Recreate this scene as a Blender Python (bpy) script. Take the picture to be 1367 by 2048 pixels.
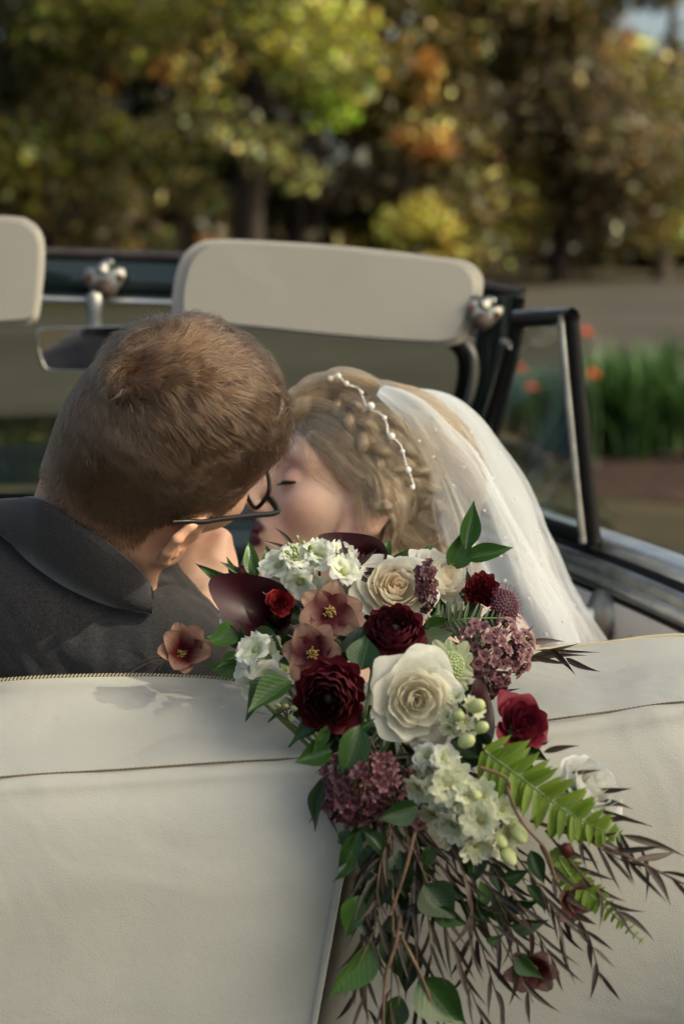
import bpy, math, random
import numpy as np
from mathutils import Vector, Matrix
from mathutils.kdtree import KDTree

for _o in list(bpy.data.objects):
    bpy.data.objects.remove(_o)
SC = bpy.context.scene
COL = SC.collection
rng = np.random.default_rng(7)
random.seed(7)

# ------------------------------------------------------------------ camera
CAM_H, TILT, FPX = 1.42, math.radians(9.5), 3502.0
cd = bpy.data.cameras.new('camera')
cd.sensor_fit = 'VERTICAL'
cd.sensor_height = 36.0
cd.sensor_width = 24.0
cd.lens = FPX / 2048 * 36.0
cd.clip_start, cd.clip_end = 0.05, 900
cd.dof.use_dof = True
cd.dof.focus_distance = 1.39
cd.dof.aperture_fstop = 4.8
cam = bpy.data.objects.new('camera', cd)
COL.objects.link(cam)
cam.location = (0, 0, CAM_H)
cam.rotation_euler = (math.pi / 2 - TILT, 0, 0)
SC.camera = cam
CF = np.array([0, math.cos(TILT), -math.sin(TILT)])
CU = np.array([0, math.sin(TILT), math.cos(TILT)])
CR = np.array([1.0, 0, 0])
C0 = np.array([0, 0, CAM_H])

# ------------------------------------------------------------------ sky, sun, exposure
SUN_DIR = np.array([0.72, -0.28, 0.64]); SUN_DIR /= np.linalg.norm(SUN_DIR)
W = bpy.data.worlds.new('World'); SC.world = W
W.use_nodes = True
_nt = W.node_tree
_bg = _nt.nodes['Background']
_sky = _nt.nodes.new('ShaderNodeTexSky')
_sky.sky_type = 'NISHITA'
_sky.sun_disc = False
_sky.sun_elevation = math.asin(SUN_DIR[2])
_sky.sun_rotation = math.atan2(SUN_DIR[0], SUN_DIR[1])
_sky.air_density = 0.6; _sky.dust_density = 6.0; _sky.ozone_density = 0.2
_nt.links.new(_sky.outputs[0], _bg.inputs[0])
_bg.inputs[1].default_value = 0.15
sl = bpy.data.lights.new('sun', 'SUN')
sl.energy = 3.0
sl.angle = math.radians(0.6)
sl.color = (1.0, 0.92, 0.82)
sun = bpy.data.objects.new('sun', sl)
COL.objects.link(sun)
sun.rotation_euler = Vector(SUN_DIR).to_track_quat('Z', 'Y').to_euler()
sun.location = (8, 8, 12)
SC.view_settings.view_transform = 'Standard'
SC.view_settings.look = 'None'
SC.view_settings.exposure = 1.0
SC.view_settings.gamma = 1.0
SC.view_settings.use_white_balance = True
SC.view_settings.white_balance_temperature = 7200
SC.view_settings.white_balance_tint = -4.0
SC.cycles.max_bounces = 7
SC.cycles.transparent_max_bounces = 24
SC.cycles.use_denoising = True
SC.cycles.sample_clamp_indirect = 6.0

# ------------------------------------------------------------------ helpers
def P(px, py, d):
    """point at photograph position (px, py) and depth d metres in front of the lens"""
    return C0 + d * (CF + (px - 683.5) / FPX * CR - (py - 1024.0) / FPX * CU)

def ground_at(px, py, z=0.0):
    v = CF + (px - 683.5) / FPX * CR - (py - 1024.0) / FPX * CU
    return C0 + v * ((z - CAM_H) / v[2])

def nrm(v):
    v = np.asarray(v, float)
    return v / (np.linalg.norm(v, axis=-1, keepdims=True) + 1e-12)

WM = {}
def reg(o, M=None):
    WM[o.name] = M.copy() if M is not None else Matrix.Identity(4)
    return o

def setpar(o, par):
    if par is not None:
        o.parent = par
        o.matrix_parent_inverse = WM[par.name].inverted()

def tag(o, label=None, cat=None, group=None, kind=None):
    if label: o['label'] = label
    if cat: o['category'] = cat
    if group: o['group'] = group
    if kind: o['kind'] = kind
    return o

def empty(name, loc=(0, 0, 0), par=None):
    o = bpy.data.objects.new(name, None)
    o.empty_display_size = 0.05
    COL.objects.link(o)
    M = Matrix.Translation(Vector([float(c) for c in loc]))
    o.matrix_basis = M
    reg(o, M); setpar(o, par)
    return o

def mesh_data(name, verts, faces, mat=None, smooth=True, col=None):
    me = bpy.data.meshes.new(name)
    verts = np.asarray(verts, dtype=np.float32).reshape(-1, 3)
    if isinstance(faces, np.ndarray) and faces.ndim == 2:
        nf, k = faces.shape
        me.vertices.add(len(verts)); me.vertices.foreach_set('co', verts.ravel())
        me.loops.add(nf * k); me.loops.foreach_set('vertex_index', faces.astype(np.int32).ravel())
        me.polygons.add(nf)
        me.polygons.foreach_set('loop_start', np.arange(0, nf * k, k, dtype=np.int32))
        me.polygons.foreach_set('loop_total', np.full(nf, k, dtype=np.int32))
        me.update(calc_edges=True)
    else:
        me.from_pydata([tuple(map(float, v)) for v in verts], [], [tuple(int(i) for i in f) for f in faces])
        me.update()
    if smooth:
        me.polygons.foreach_set('use_smooth', np.ones(len(me.polygons), dtype=bool))
    if col is not None:
        ca = me.color_attributes.new('Col', 'FLOAT_COLOR', 'POINT')
        c4 = np.ones((len(verts), 4), dtype=np.float32); c4[:, :3] = col
        ca.data.foreach_set('color', c4.ravel())
    if mat: me.materials.append(mat)
    return me

def obj(name, verts, faces, mat=None, par=None, smooth=True, col=None):
    return inst(name, mesh_data(name, verts, faces, mat, smooth, col), None, par)

def inst(name, me, M=None, par=None):
    o = bpy.data.objects.new(name, me)
    COL.objects.link(o)
    if M is not None: o.matrix_basis = M
    reg(o, M); setpar(o, par)
    return o

def frame_mat(loc, X, Y, Z, s=1.0):
    M = Matrix.Identity(4)
    sx, sy, sz = (s, s, s) if np.isscalar(s) else s
    for i in range(3):
        M[i][0] = float(X[i]) * sx; M[i][1] = float(Y[i]) * sy; M[i][2] = float(Z[i]) * sz; M[i][3] = float(loc[i])
    return M

def basis(z, up=(0, 0, 1)):
    z = nrm(z); up = np.asarray(up, float)
    x = np.cross(up, z)
    if np.linalg.norm(x) < 1e-5: x = np.cross((1, 0, 0), z)
    x = nrm(x); y = np.cross(z, x)
    return x, y, z

def join(parts):
    """parts: list of (verts, faces) -> one (verts, faces)"""
    V, F, n = [], [], 0
    for v, f in parts:
        v = np.asarray(v, float).reshape(-1, 3)
        V.append(v); F += [tuple(int(i) + n for i in q) for q in f]; n += len(v)
    return np.concatenate(V), F

def grid(pts, closed_u=False, closed_v=False):
    """pts (nu, nv, 3) -> verts, quad faces"""
    pts = np.asarray(pts, float); nu, nv = pts.shape[:2]
    F = []
    for i in range(nu if closed_u else nu - 1):
        for j in range(nv if closed_v else nv - 1):
            a, b = i, (i + 1) % nu
            c, d = j, (j + 1) % nv
            F.append((a * nv + c, b * nv + c, b * nv + d, a * nv + d))
    return pts.reshape(-1, 3), F

def spline(pts, n):
    """Catmull-Rom resample of control points (any dimension)"""
    p = np.asarray(pts, float)
    if len(p) == 2:
        t = np.linspace(0, 1, n)[:, None]
        return p[0] * (1 - t) + p[1] * t
    q = np.vstack([2 * p[0] - p[1], p, 2 * p[-1] - p[-2]])
    t = np.linspace(0, len(p) - 1, n); i = np.minimum(t.astype(int), len(p) - 2); f = (t - i)[:, None]
    a, b, c, d = q[i], q[i + 1], q[i + 2], q[i + 3]
    return 0.5 * (2 * b + (c - a) * f + (2 * a - 5 * b + 4 * c - d) * f**2 + (3 * b - a - 3 * c + d) * f**3)

def tube(path, r, sides=8, cap=True, flat=1.0, up=(0, 0, 1)):
    path = np.asarray(path, float); n = len(path)
    r = np.broadcast_to(np.asarray(r, float), (n,))
    T = nrm(np.gradient(path, axis=0))
    U = np.zeros_like(T); u = np.asarray(up, float)
    for i in range(n):
        w = u - T[i] * np.dot(u, T[i])
        if np.linalg.norm(w) < 1e-4: w = np.cross(T[i], (1, 0.3, 0.2))
        u = nrm(w); U[i] = u
    B = np.cross(T, U)
    a = np.linspace(0, 2 * math.pi, sides, endpoint=False)
    pts = path[:, None] + r[:, None, None] * (np.cos(a)[None, :, None] * U[:, None] * flat + np.sin(a)[None, :, None] * B[:, None])
    V, F = grid(pts, closed_v=True)
    if cap:
        F.append(tuple(range(sides))[::-1]); F.append(tuple((n - 1) * sides + k for k in range(sides)))
    return V, F

def ball(c, r, nu=10, nv=7, X=(1, 0, 0), Y=(0, 1, 0), Z=(0, 0, 1)):
    r = (r, r, r) if np.isscalar(r) else r
    V = [np.array(c) + np.array(Z) * r[2]]; F = []
    for j in range(1, nv):
        t = math.pi * j / nv
        for i in range(nu):
            a = 2 * math.pi * i / nu
            V.append(np.array(c) + math.sin(t) * (math.cos(a) * r[0] * np.array(X) + math.sin(a) * r[1] * np.array(Y)) + math.cos(t) * r[2] * np.array(Z))
    V.append(np.array(c) - np.array(Z) * r[2]); L = len(V) - 1
    for i in range(nu):
        F.append((0, 1 + i, 1 + (i + 1) % nu))
        F.append((L, 1 + (nv - 2) * nu + (i + 1) % nu, 1 + (nv - 2) * nu + i))
        for j in range(nv - 2):
            F.append((1 + j * nu + i, 1 + (j + 1) * nu + i, 1 + (j + 1) * nu + (i + 1) % nu, 1 + j * nu + (i + 1) % nu))
    return np.array(V), F

def vnoise(p, f=1.0, seed=0):
    """cheap smooth pseudo-noise in [-1,1] from summed sines"""
    r = np.random.default_rng(seed); p = np.asarray(p, float) * f
    s = np.zeros(p.shape[:-1])
    for k in range(6):
        w = r.normal(size=3) * (1 + 0.35 * k); ph = r.uniform(0, 6.28)
        s = s + np.sin(p @ w + ph + 1.3 * np.sin(p @ r.normal(size=3) + ph))
    return s / 3.6

# ------------------------------------------------------------------ implicit surfaces
def smin(a, b, k):
    h = np.clip(0.5 + 0.5 * (b - a) / k, 0, 1)
    return b * (1 - h) + a * h - k * h * (1 - h)
def smax(a, b, k): return -smin(-a, -b, k)

def ell(p, c, r, R=None):
    q = p - np.asarray(c, p.dtype)
    if R is not None: q = q @ np.asarray(R, p.dtype).T
    r = np.asarray(r, p.dtype)
    a = q / r; b = a / r
    k0 = np.sqrt(np.einsum('...i,...i->...', a, a)); k1 = np.sqrt(np.einsum('...i,...i->...', b, b)) + 1e-9
    return k0 * (k0 - 1) / k1

def cone(p, a, b, ra, rb):
    a = np.asarray(a, p.dtype); b = np.asarray(b, p.dtype)
    ba = b - a; pa = p - a
    t = np.clip((pa @ ba) / (ba @ ba), 0, 1)
    w = pa - t[..., None] * ba
    return np.sqrt(np.einsum('...i,...i->...', w, w)) - (ra + (rb - ra) * t)

def surface_net(f, lo, hi, h, proj=2):
    lo = np.asarray(lo, float); hi = np.asarray(hi, float)
    n = np.maximum(((hi - lo) / h).astype(int) + 1, 4)
    ax = [lo[i] + h * np.arange(n[i]) for i in range(3)]
    B = 5
    nb = (n + B - 1) // B
    cx = [lo[i] + h * (np.arange(nb[i]) * B + (B - 1) / 2) for i in range(3)]
    cv = f(np.stack(np.meshgrid(*cx, indexing='ij'), -1).astype(np.float32))
    V = np.repeat(np.repeat(np.repeat(cv, B, 0), B, 1), B, 2)[:n[0], :n[1], :n[2]].astype(np.float32)
    near = np.repeat(np.repeat(np.repeat(np.abs(cv) < h * B * 1.7, B, 0), B, 1), B, 2)[:n[0], :n[1], :n[2]]
    ii = np.argwhere(near)
    for k in range(0, len(ii), 400000):
        q = ii[k:k + 400000]
        V[q[:, 0], q[:, 1], q[:, 2]] = f((lo + h * q).astype(np.float32))
    S = V < 0
    cs = np.zeros(n - 1, dtype=np.int16)
    for dx in (0, 1):
        for dy in (0, 1):
            for dz in (0, 1):
                cs += S[dx:n[0] - 1 + dx, dy:n[1] - 1 + dy, dz:n[2] - 1 + dz]
    act = (cs > 0) & (cs < 8)
    idx = np.argwhere(act)
    vid = np.full(act.shape, -1, dtype=np.int64); vid[act] = np.arange(len(idx))
    acc = np.zeros((len(idx), 3)); cnt = np.zeros(len(idx))
    cor = [(x, y, z) for x in (0, 1) for y in (0, 1) for z in (0, 1)]
    for a in cor:
        for k in range(3):
            if a[k] == 0:
                b = list(a); b[k] = 1
                va = V[idx[:, 0] + a[0], idx[:, 1] + a[1], idx[:, 2] + a[2]]
                vb = V[idx[:, 0] + b[0], idx[:, 1] + b[1], idx[:, 2] + b[2]]
                m = (va < 0) != (vb < 0)
                t = np.where(m, va / np.where(m, va - vb, 1), 0)
                pt = np.tile(np.array(a, float), (len(idx), 1)); pt[:, k] = t
                acc[m] += pt[m]; cnt[m] += 1
    verts = lo + h * (idx + acc / np.maximum(cnt, 1)[:, None])
    Fs = []
    for k in range(3):
        o1, o2 = [(1, 2), (2, 0), (0, 1)][k]
        sl = [slice(None)] * 3; sl2 = [slice(None)] * 3
        sl[k] = slice(0, n[k] - 1); sl2[k] = slice(1, n[k])
        e = np.argwhere(S[tuple(sl)] != S[tuple(sl2)])
        ok = (e[:, o1] > 0) & (e[:, o2] > 0) & (e[:, o1] < n[o1] - 1) & (e[:, o2] < n[o2] - 1)
        e = e[ok]
        inside = S[e[:, 0], e[:, 1], e[:, 2]]
        def cell(d1, d2):
            c = e.copy(); c[:, o1] += d1; c[:, o2] += d2
            return vid[c[:, 0], c[:, 1], c[:, 2]]
        q = np.stack([cell(-1, -1), cell(0, -1), cell(0, 0), cell(-1, 0)], 1)
        q[~inside] = q[~inside][:, ::-1]
        Fs.append(q)
    F = np.concatenate(Fs); F = F[(F >= 0).all(1)]
    for _ in range(proj):
        g = sdf_grad(f, verts, h * 0.5); d = f(verts.astype(np.float32))
        verts = verts - g * np.clip(d, -h, h)[:, None] * 0.8
    return verts, F

def sdf_grad(f, p, e=0.001):
    p = np.asarray(p, np.float32)
    g = np.stack([f(p + np.float32(e) * np.eye(3, dtype=np.float32)[k]) - f(p - np.float32(e) * np.eye(3, dtype=np.float32)[k]) for k in range(3)], -1)
    return nrm(g)

def grid_sdf(f, lo, hi, h):
    """sampled copy of f for fast repeated look-ups; also gives gradients"""
    lo = np.asarray(lo, float); n = ((np.asarray(hi) - lo) / h).astype(int) + 2
    ax = [lo[i] + h * np.arange(n[i]) for i in range(3)]
    Gv = f(np.stack(np.meshgrid(*ax, indexing='ij'), -1).astype(np.float32)).astype(np.float32)
    def g(p):
        p = np.asarray(p, np.float32); sh = p.shape[:-1]; p = p.reshape(-1, 3)
        t = np.clip((p - lo) / h, 0, n - 1.001); i = t.astype(int); u = (t - i)
        out = np.zeros(len(p), np.float32)
        for dx in (0, 1):
            for dy in (0, 1):
                for dz in (0, 1):
                    w = (u[:, 0] if dx else 1 - u[:, 0]) * (u[:, 1] if dy else 1 - u[:, 1]) * (u[:, 2] if dz else 1 - u[:, 2])
                    out += w * Gv[i[:, 0] + dx, i[:, 1] + dy, i[:, 2] + dz]
        return out.reshape(sh)
    return g

def ray_hit(f, px, py, d0=1.1, d1=2.2):
    """depths at which lens rays through (px,py) meet the implicit surface f (nan when they miss)"""
    px = np.atleast_1d(np.asarray(px, float)); py = np.atleast_1d(np.asarray(py, float))
    v = CF + ((px - 683.5) / FPX)[:, None] * CR - ((py - 1024.0) / FPX)[:, None] * CU
    ds = np.linspace(d0, d1, 240)
    pts = C0 + ds[None, :, None] * v[:, None]
    s = f(pts.astype(np.float32))
    hit = s < 0
    k = hit.argmax(1); out = ds[k]
    out[~hit.any(1)] = np.nan
    return out

# ------------------------------------------------------------------ materials
def new_mat(name):
    m = bpy.data.materials.new(name); m.use_nodes = True
    nt = m.node_tree
    return m, nt, nt.nodes['Principled BSDF']

def N(nt, typ, **kw):
    n = nt.nodes.new(typ)
    for k, v in kw.items():
        if hasattr(n, k): setattr(n, k, v)
        else: n.inputs[k].default_value = v
    return n

def ramp(nt, src, stops):
    r = nt.nodes.new('ShaderNodeValToRGB')
    e = r.color_ramp.elements
    while len(e) < len(stops): e.new(0.5)
    for el, (p, c) in zip(e, stops):
        el.position = p; el.color = (*c, 1)
    nt.links.new(src, r.inputs[0])
    return r

def bump(nt, b, src, strength, dist=0.001):
    n = nt.nodes.new('ShaderNodeBump'); n.inputs['Strength'].default_value = strength; n.inputs['Distance'].default_value = dist
    nt.links.new(src, n.inputs['Height']); nt.links.new(n.outputs[0], b.inputs['Normal'])
    return n

def simple(name, col, rough=0.5, metal=0.0, spec=0.5, noise=None, bumpy=None, sss=0.0, coat=0.0, trans=0.0):
    """noise=(scale, amount): mottled colour; bumpy=(scale, strength, distance)"""
    m, nt, b = new_mat(name)
    b.inputs['Base Color'].default_value = (*col, 1)
    b.inputs['Roughness'].default_value = rough; b.inputs['Metallic'].default_value = metal
    b.inputs['Specular IOR Level'].default_value = spec
    b.inputs['Coat Weight'].default_value = coat
    tc = N(nt, 'ShaderNodeTexCoord')
    if sss:
        b.inputs['Subsurface Weight'].default_value = sss
        b.inputs['Subsurface Radius'].default_value = (0.012, 0.005, 0.003)
        b.inputs['Subsurface Scale'].default_value = 0.4
    if noise:
        t = N(nt, 'ShaderNodeTexNoise', Scale=noise[0], Detail=4.0)
        nt.links.new(tc.outputs['Object'], t.inputs['Vector'])
        a = noise[1]; c = np.array(col)
        r = ramp(nt, t.outputs[0], [(0.3, tuple(c * (1 - a))), (0.7, tuple(np.minimum(c * (1 + a), 1)))])
        nt.links.new(r.outputs[0], b.inputs['Base Color'])
    if bumpy:
        t = N(nt, 'ShaderNodeTexNoise', Scale=bumpy[0], Detail=3.0)
        nt.links.new(tc.outputs['Object'], t.inputs['Vector'])
        bump(nt, b, t.outputs[0], bumpy[1], bumpy[2])
    return m

def leafy(name, stops, rough=0.45, transl=0.35, tcol=None, vein=0.0, spec=0.4):
    """thin plant tissue: colour varies per piece, some light passes through"""
    m, nt, b = new_mat(name)
    g = N(nt, 'ShaderNodeNewGeometry')
    oi = N(nt, 'ShaderNodeObjectInfo')
    ad = N(nt, 'ShaderNodeMath', operation='ADD')
    nt.links.new(g.outputs['Random Per Island'], ad.inputs[0]); nt.links.new(oi.outputs['Random'], ad.inputs[1])
    fr = N(nt, 'ShaderNodeMath', operation='FRACT'); nt.links.new(ad.outputs[0], fr.inputs[0])
    r = ramp(nt, fr.outputs[0], stops)
    tc = N(nt, 'ShaderNodeTexCoord')
    no = N(nt, 'ShaderNodeTexNoise', Scale=60.0, Detail=3.0); nt.links.new(tc.outputs['Object'], no.inputs['Vector'])
    mx = N(nt, 'ShaderNodeMix', data_type='RGBA', blend_type='MULTIPLY'); mx.inputs[0].default_value = 0.5
    rr = ramp(nt, no.outputs[0], [(0.3, (0.6, 0.6, 0.6)), (0.7, (1.25, 1.25, 1.2))])
    nt.links.new(r.outputs[0], mx.inputs[6]); nt.links.new(rr.outputs[0], mx.inputs[7])
    nt.links.new(mx.outputs[2], b.inputs['Base Color'])
    b.inputs['Roughness'].default_value = rough; b.inputs['Specular IOR Level'].default_value = spec
    if vein:
        bump(nt, b, no.outputs[0], vein, 0.002)
    tr = N(nt, 'ShaderNodeBsdfTranslucent')
    if tcol is None: nt.links.new(mx.outputs[2], tr.inputs[0])
    else: tr.inputs[0].default_value = (*tcol, 1)
    ms = N(nt, 'ShaderNodeMixShader'); ms.inputs[0].default_value = transl
    out = nt.nodes['Material Output']
    nt.links.new(b.outputs[0], ms.inputs[1]); nt.links.new(tr.outputs[0], ms.inputs[2]); nt.links.new(ms.outputs[0], out.inputs[0])
    return m
# ================================================================== setting
def ground_mat(name, stops, scale, bscale=40.0, rough=0.9, bstr=0.4, bd=0.02):
    m, nt, b = new_mat(name)
    tc = N(nt, 'ShaderNodeTexCoord')
    t = N(nt, 'ShaderNodeTexNoise', Scale=scale, Detail=8.0, Roughness=0.65)
    nt.links.new(tc.outputs['Object'], t.inputs['Vector'])
    r = ramp(nt, t.outputs[0], stops)
    nt.links.new(r.outputs[0], b.inputs['Base Color'])
    b.inputs['Roughness'].default_value = rough
    b.inputs['Specular IOR Level'].default_value = 0.2
    t2 = N(nt, 'ShaderNodeTexNoise', Scale=bscale, Detail=5.0)
    nt.links.new(tc.outputs['Object'], t2.inputs['Vector'])
    bump(nt, b, t2.outputs[0], bstr, bd)
    return m

M_ground = ground_mat('lawn_and_leaf_litter', [(0.32, (0.016, 0.011, 0.005)), (0.46, (0.022, 0.017, 0.007)), (0.58, (0.034, 0.026, 0.010)), (0.75, (0.038, 0.021, 0.009))], 1.3)
M_road = ground_mat('worn_asphalt', [(0.3, (0.024, 0.020, 0.016)), (0.5, (0.037, 0.031, 0.025)), (0.7, (0.052, 0.044, 0.036))], 0.35, 90.0, 0.8, 0.3, 0.006)
M_mulch = ground_mat('brown_mulch', [(0.35, (0.012, 0.006, 0.004)), (0.55, (0.026, 0.012, 0.008)), (0.7, (0.046, 0.024, 0.014))], 6.0, 50.0, 0.95, 0.8, 0.03)

g = obj('ground', [(-450, -200, 0), (450, -200, 0), (450, 700, 0), (-450, 700, 0)], [(0, 1, 2, 3)], M_ground)
tag(g, kind='structure')
# the road crosses in front of the car, curving away to the right
near = spline([(-60, 10.5), (-12, 11.2), (-3, 11.8), (0.6, 13.0), (2.2, 16.5), (5, 19.5), (12, 22), (60, 30)], 60)
far = spline([(-60, 24), (-14, 25.5), (-4, 27.5), (2, 34), (8, 42), (18, 47), (34, 50), (90, 54)], 60)
pts = np.zeros((60, 2, 3)); pts[:, 0, :2] = near; pts[:, 1, :2] = far; pts[:, :, 2] = 0.004
V, F = grid(pts); r = obj('road', V, [f[::-1] for f in F], M_road); tag(r, kind='structure')
# planting bed beside the road
bx = np.linspace(0, 2 * math.pi, 40, endpoint=False)
rings = []
for k, zz in ((1.0, 0.006), (0.9, 0.02), (0.6, 0.04), (0.02, 0.045)):
    wob = 1 + 0.06 * np.sin(3 * bx + 1)
    rings.append(np.stack([2.35 + 1.75 * k * np.cos(bx) * wob, 10.9 + 2.2 * k * np.sin(bx) * wob, np.full(40, zz)], -1))
V, F = grid(np.array(rings), closed_v=True); o = obj('planting_bed', V, [f[::-1] for f in F], M_mulch); tag(o, kind='structure')

# ------------------------------------------------------------------ foliage helper
def leaf_cloud(centers, radii, n_each, size, cols, r=rng, flat=0.8):
    """rhombic leaves spread through ellipsoidal clumps -> verts, faces(ndarray), colours"""
    Vs, Cs = [], []
    for c, rad, n, col in zip(centers, radii, n_each, cols):
        n = int(n)
        if n < 1: continue
        u = nrm(r.normal(size=(n, 3)))
        p = np.asarray(c) + u * (r.uniform(0.25, 1.0, (n, 1))**0.55) * np.asarray(rad) * (1 + 0.25 * vnoise(u * 2.2 + np.asarray(c), 1.3, 3))[:, None]
        nv = nrm(r.normal(size=(n, 3)) + np.array([0, -0.25, 0.6]))
        a = nrm(np.cross(nv, r.normal(size=(n, 3)))); b = np.cross(nv, a)
        s = size * r.uniform(0.55, 1.35, (n, 1))
        q = np.stack([p - a * s, p - b * s * 0.5 - nv * s * 0.12, p + a * s, p + b * s * 0.5 - nv * s * 0.12], 1)
        Vs.append(q.reshape(-1, 3))
        cc = np.asarray(col) * np.where(r.uniform(size=(n, 1)) < .13, r.uniform(1.8, 4.2, (n, 1)), r.uniform(0.28, 0.95, (n, 1))) * np.array([1, 1, 1]) * (1 + 0.2 * r.normal(size=(n, 3)) * np.array([1, 0.5, 0.4]))  # a share of leaves coloured far brighter as painted glints, the rest dimmer
        Cs.append(np.repeat(np.clip(cc, 0.004, 0.9), 4, 0))
    V = np.concatenate(Vs); C = np.concatenate(Cs)
    F = np.arange(len(V)).reshape(-1, 4)
    return V, F, C

def foliage_mat(name, transl=0.4, rough=0.42):
    m, nt, b = new_mat(name)
    a = N(nt, 'ShaderNodeVertexColor', layer_name='Col')
    nt.links.new(a.outputs[0], b.inputs['Base Color'])
    b.inputs['Roughness'].default_value = rough; b.inputs['Specular IOR Level'].default_value = 0.5
    tr = N(nt, 'ShaderNodeBsdfTranslucent'); nt.links.new(a.outputs[0], tr.inputs[0])
    ms = N(nt, 'ShaderNodeMixShader'); ms.inputs[0].default_value = transl
    nt.links.new(b.outputs[0], ms.inputs[1]); nt.links.new(tr.outputs[0], ms.inputs[2]); nt.links.new(ms.outputs[0], nt.nodes['Material Output'].inputs[0])
    return m
M_fol = foliage_mat('tree_leaves')
M_bark = simple('rough_bark', (0.03, 0.022, 0.017), 0.9, spec=0.2, noise=(9, 0.5), bumpy=(25, 0.8, 0.03))

DG, GR, YG, OL, OR, YE, MV, PG = ((0.032, 0.030, 0.009), (0.085, 0.085, 0.014), (0.23, 0.225, 0.035), (0.14, 0.108, 0.026), (0.42, 0.17, 0.045),
                                  (0.42, 0.33, 0.06), (0.115, 0.085, 0.036), (0.25, 0.235, 0.08))
def trunk_mesh(base, h, r0, lean=0.0, limbs=6, seed=0):
    r = np.random.default_rng(seed); base = np.asarray(base, float)
    t = np.linspace(0, 1, 9)
    path = base + np.stack([lean * t + 0.12 * np.sin(3 * t + seed), 0.1 * np.sin(2 * t + seed * 2), h * t], -1)
    parts = [tube(path, r0 * (1 - 0.75 * t) + 0.35 * r0 * np.exp(-t * 14), 9)]
    for k in range(limbs):
        s = 0.3 + 0.6 * (k + 0.5) / limbs; i = s * 8; p = path[int(i)]
        az = r.uniform(0, 6.28); L = h * r.uniform(0.16, 0.3) * (1.2 - s * 0.6)
        tt = np.linspace(0, 1, 5)[:, None]
        q = p + tt * L * np.array([math.cos(az), math.sin(az), 0.25]) + tt**2 * L * np.array([0, 0, 0.45])
        parts.append(tube(q, r0 * 0.34 * (1 - 0.8 * tt[:, 0]) * (1.1 - s * 0.5), 6))
    return join(parts)

def tree(name, label, px, dist, h, r0, crown, base_col, patches=(), n_fill=10, leaf=0.13, seed=1, cat='tree', group=None, dens=1.0, limbs=6):
    """crown=(zlow, zhigh, radius); patches: [(px,py,r_px,colour,leaves)] clumps seen at those places, at the tree's own distance"""
    r = np.random.default_rng(seed)
    b = np.array([(px - 683.5) / FPX * dist, dist, 0.0])
    t = tag(empty(name, b), label, cat, group)
    V, F = trunk_mesh(b, h, r0, r.uniform(-.3, .3), limbs, seed)
    obj('trunk', V, F, M_bark, t)
    cs, rs, ns, cl = [], [], [], []
    z0, z1, R = crown
    for k in range(n_fill):
        s = (k + r.uniform(0, 1)) / n_fill
        az = r.uniform(0, 6.28); rr = R * (0.25 + 0.65 * math.sqrt(r.uniform())) * (1 - 0.55 * max(0, s - 0.5))
        cs.append(b + np.array([math.cos(az) * rr, math.sin(az) * rr * 0.8, z0 + (z1 - z0) * s]))
        q = R * r.uniform(0.28, 0.5); rs.append((q, q, q * 0.62)); ns.append(330 * dens * (q / 0.6)**2 + 50); cl.append(np.array(base_col) * r.uniform(0.6, 1.5))
    for (x, y, rp, col, n) in patches:
        p = P(x, y, dist / math.cos(TILT)); p = C0 + (p - C0) * (dist / (p - C0)[1])
        p[1] += r.uniform(-0.8, 0.1)
        q = rp / FPX * dist
        cs.append(p); rs.append((q * 1.15, q, q * 0.9)); ns.append(n * (2.0 if col[0] > .3 else 1.25)); cl.append(np.array(col) * (1.25 if col[0] > .3 else 1))
    V, F, C = leaf_cloud(cs, rs, ns, leaf, cl, r)
    V[:, 2] = np.maximum(V[:, 2], 0.05)
    obj('crown', V, F, M_fol, t, smooth=False, col=C)
    return t

BG = 'trees of the wood behind the road'
tree('deciduous_tree', 'dark trunked green tree at the far left edge of the wood', -30, 33, 11, .33, (2.2, 11, 3.0), GR,
     [(60, 60, 110, DG, 420), (120, 200, 80, OL, 200), (30, 320, 70, YG, 90), (190, 60, 90, GR, 260)], 16, .11, 2, group=BG)
tree('deciduous_tree', 'green leafed tree with a few orange leaves above the first visor', 235, 36, 11.5, .2, (2.4, 11, 3.2), GR,
     [(160, 250, 90, GR, 260), (330, 140, 30, OR, 26), (210, 170, 34, OR, 20), (295, 300, 26, OR, 22), (180, 225, 26, (.45, .24, .12), 30), (120, 240, 26, (.5, .3, .16), 24), (240, 100, 30, YE, 30), (60, 300, 40, YE, 50), (420, 130, 80, OL, 200), (100, 330, 90, OL, 220), (255, 380, 90, OL, 230), (380, 170, 60, PG, 60), (160, 430, 80, MV, 220)], 16, .10, 3, group=BG)
tree('maple_tree', 'bright yellow green maple branching over the centre of the wood', 520, 31, 10.5, .16, (3.6, 10.5, 2.6), YG,
     [(560, 70, 70, YG, 240), (610, 140, 50, YG, 190), (650, 215, 55, (.25, .36, .03), 150), (500, 20, 60, YG, 150), (690, 245, 24, (.25, .36, .03), 40), (470, 250, 60, PG, 170), (540, 300, 60, PG, 170), (600, 350, 45, PG, 110), (430, 200, 40, YG, 60), (550, 120, 50, YG, 120)], 10, .085, 4, group=BG)
tree('deciduous_tree', 'slim dark trunked tree in the deep shade of the wood', 370, 40, 12, .17, (4, 12, 2.6), DG, [(350, 350, 80, OL, 150), (400, 380, 60, PG, 80), (330, 480, 34, PG, 50)], 12, .12, 5, group=BG)
tree('deciduous_tree', 'thin bare stemmed tree under the bright maple', 480, 42, 12, .15, (5.5, 12, 2.6), DG, [], 10, .12, 6, group=BG)
tree('deciduous_tree', 'slender tree in the darkest gap of the wood', 590, 44, 12, .16, (5.8, 12, 2.4), DG, [(700, 380, 70, MV, 90)], 10, .12, 7, group=BG)
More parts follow.
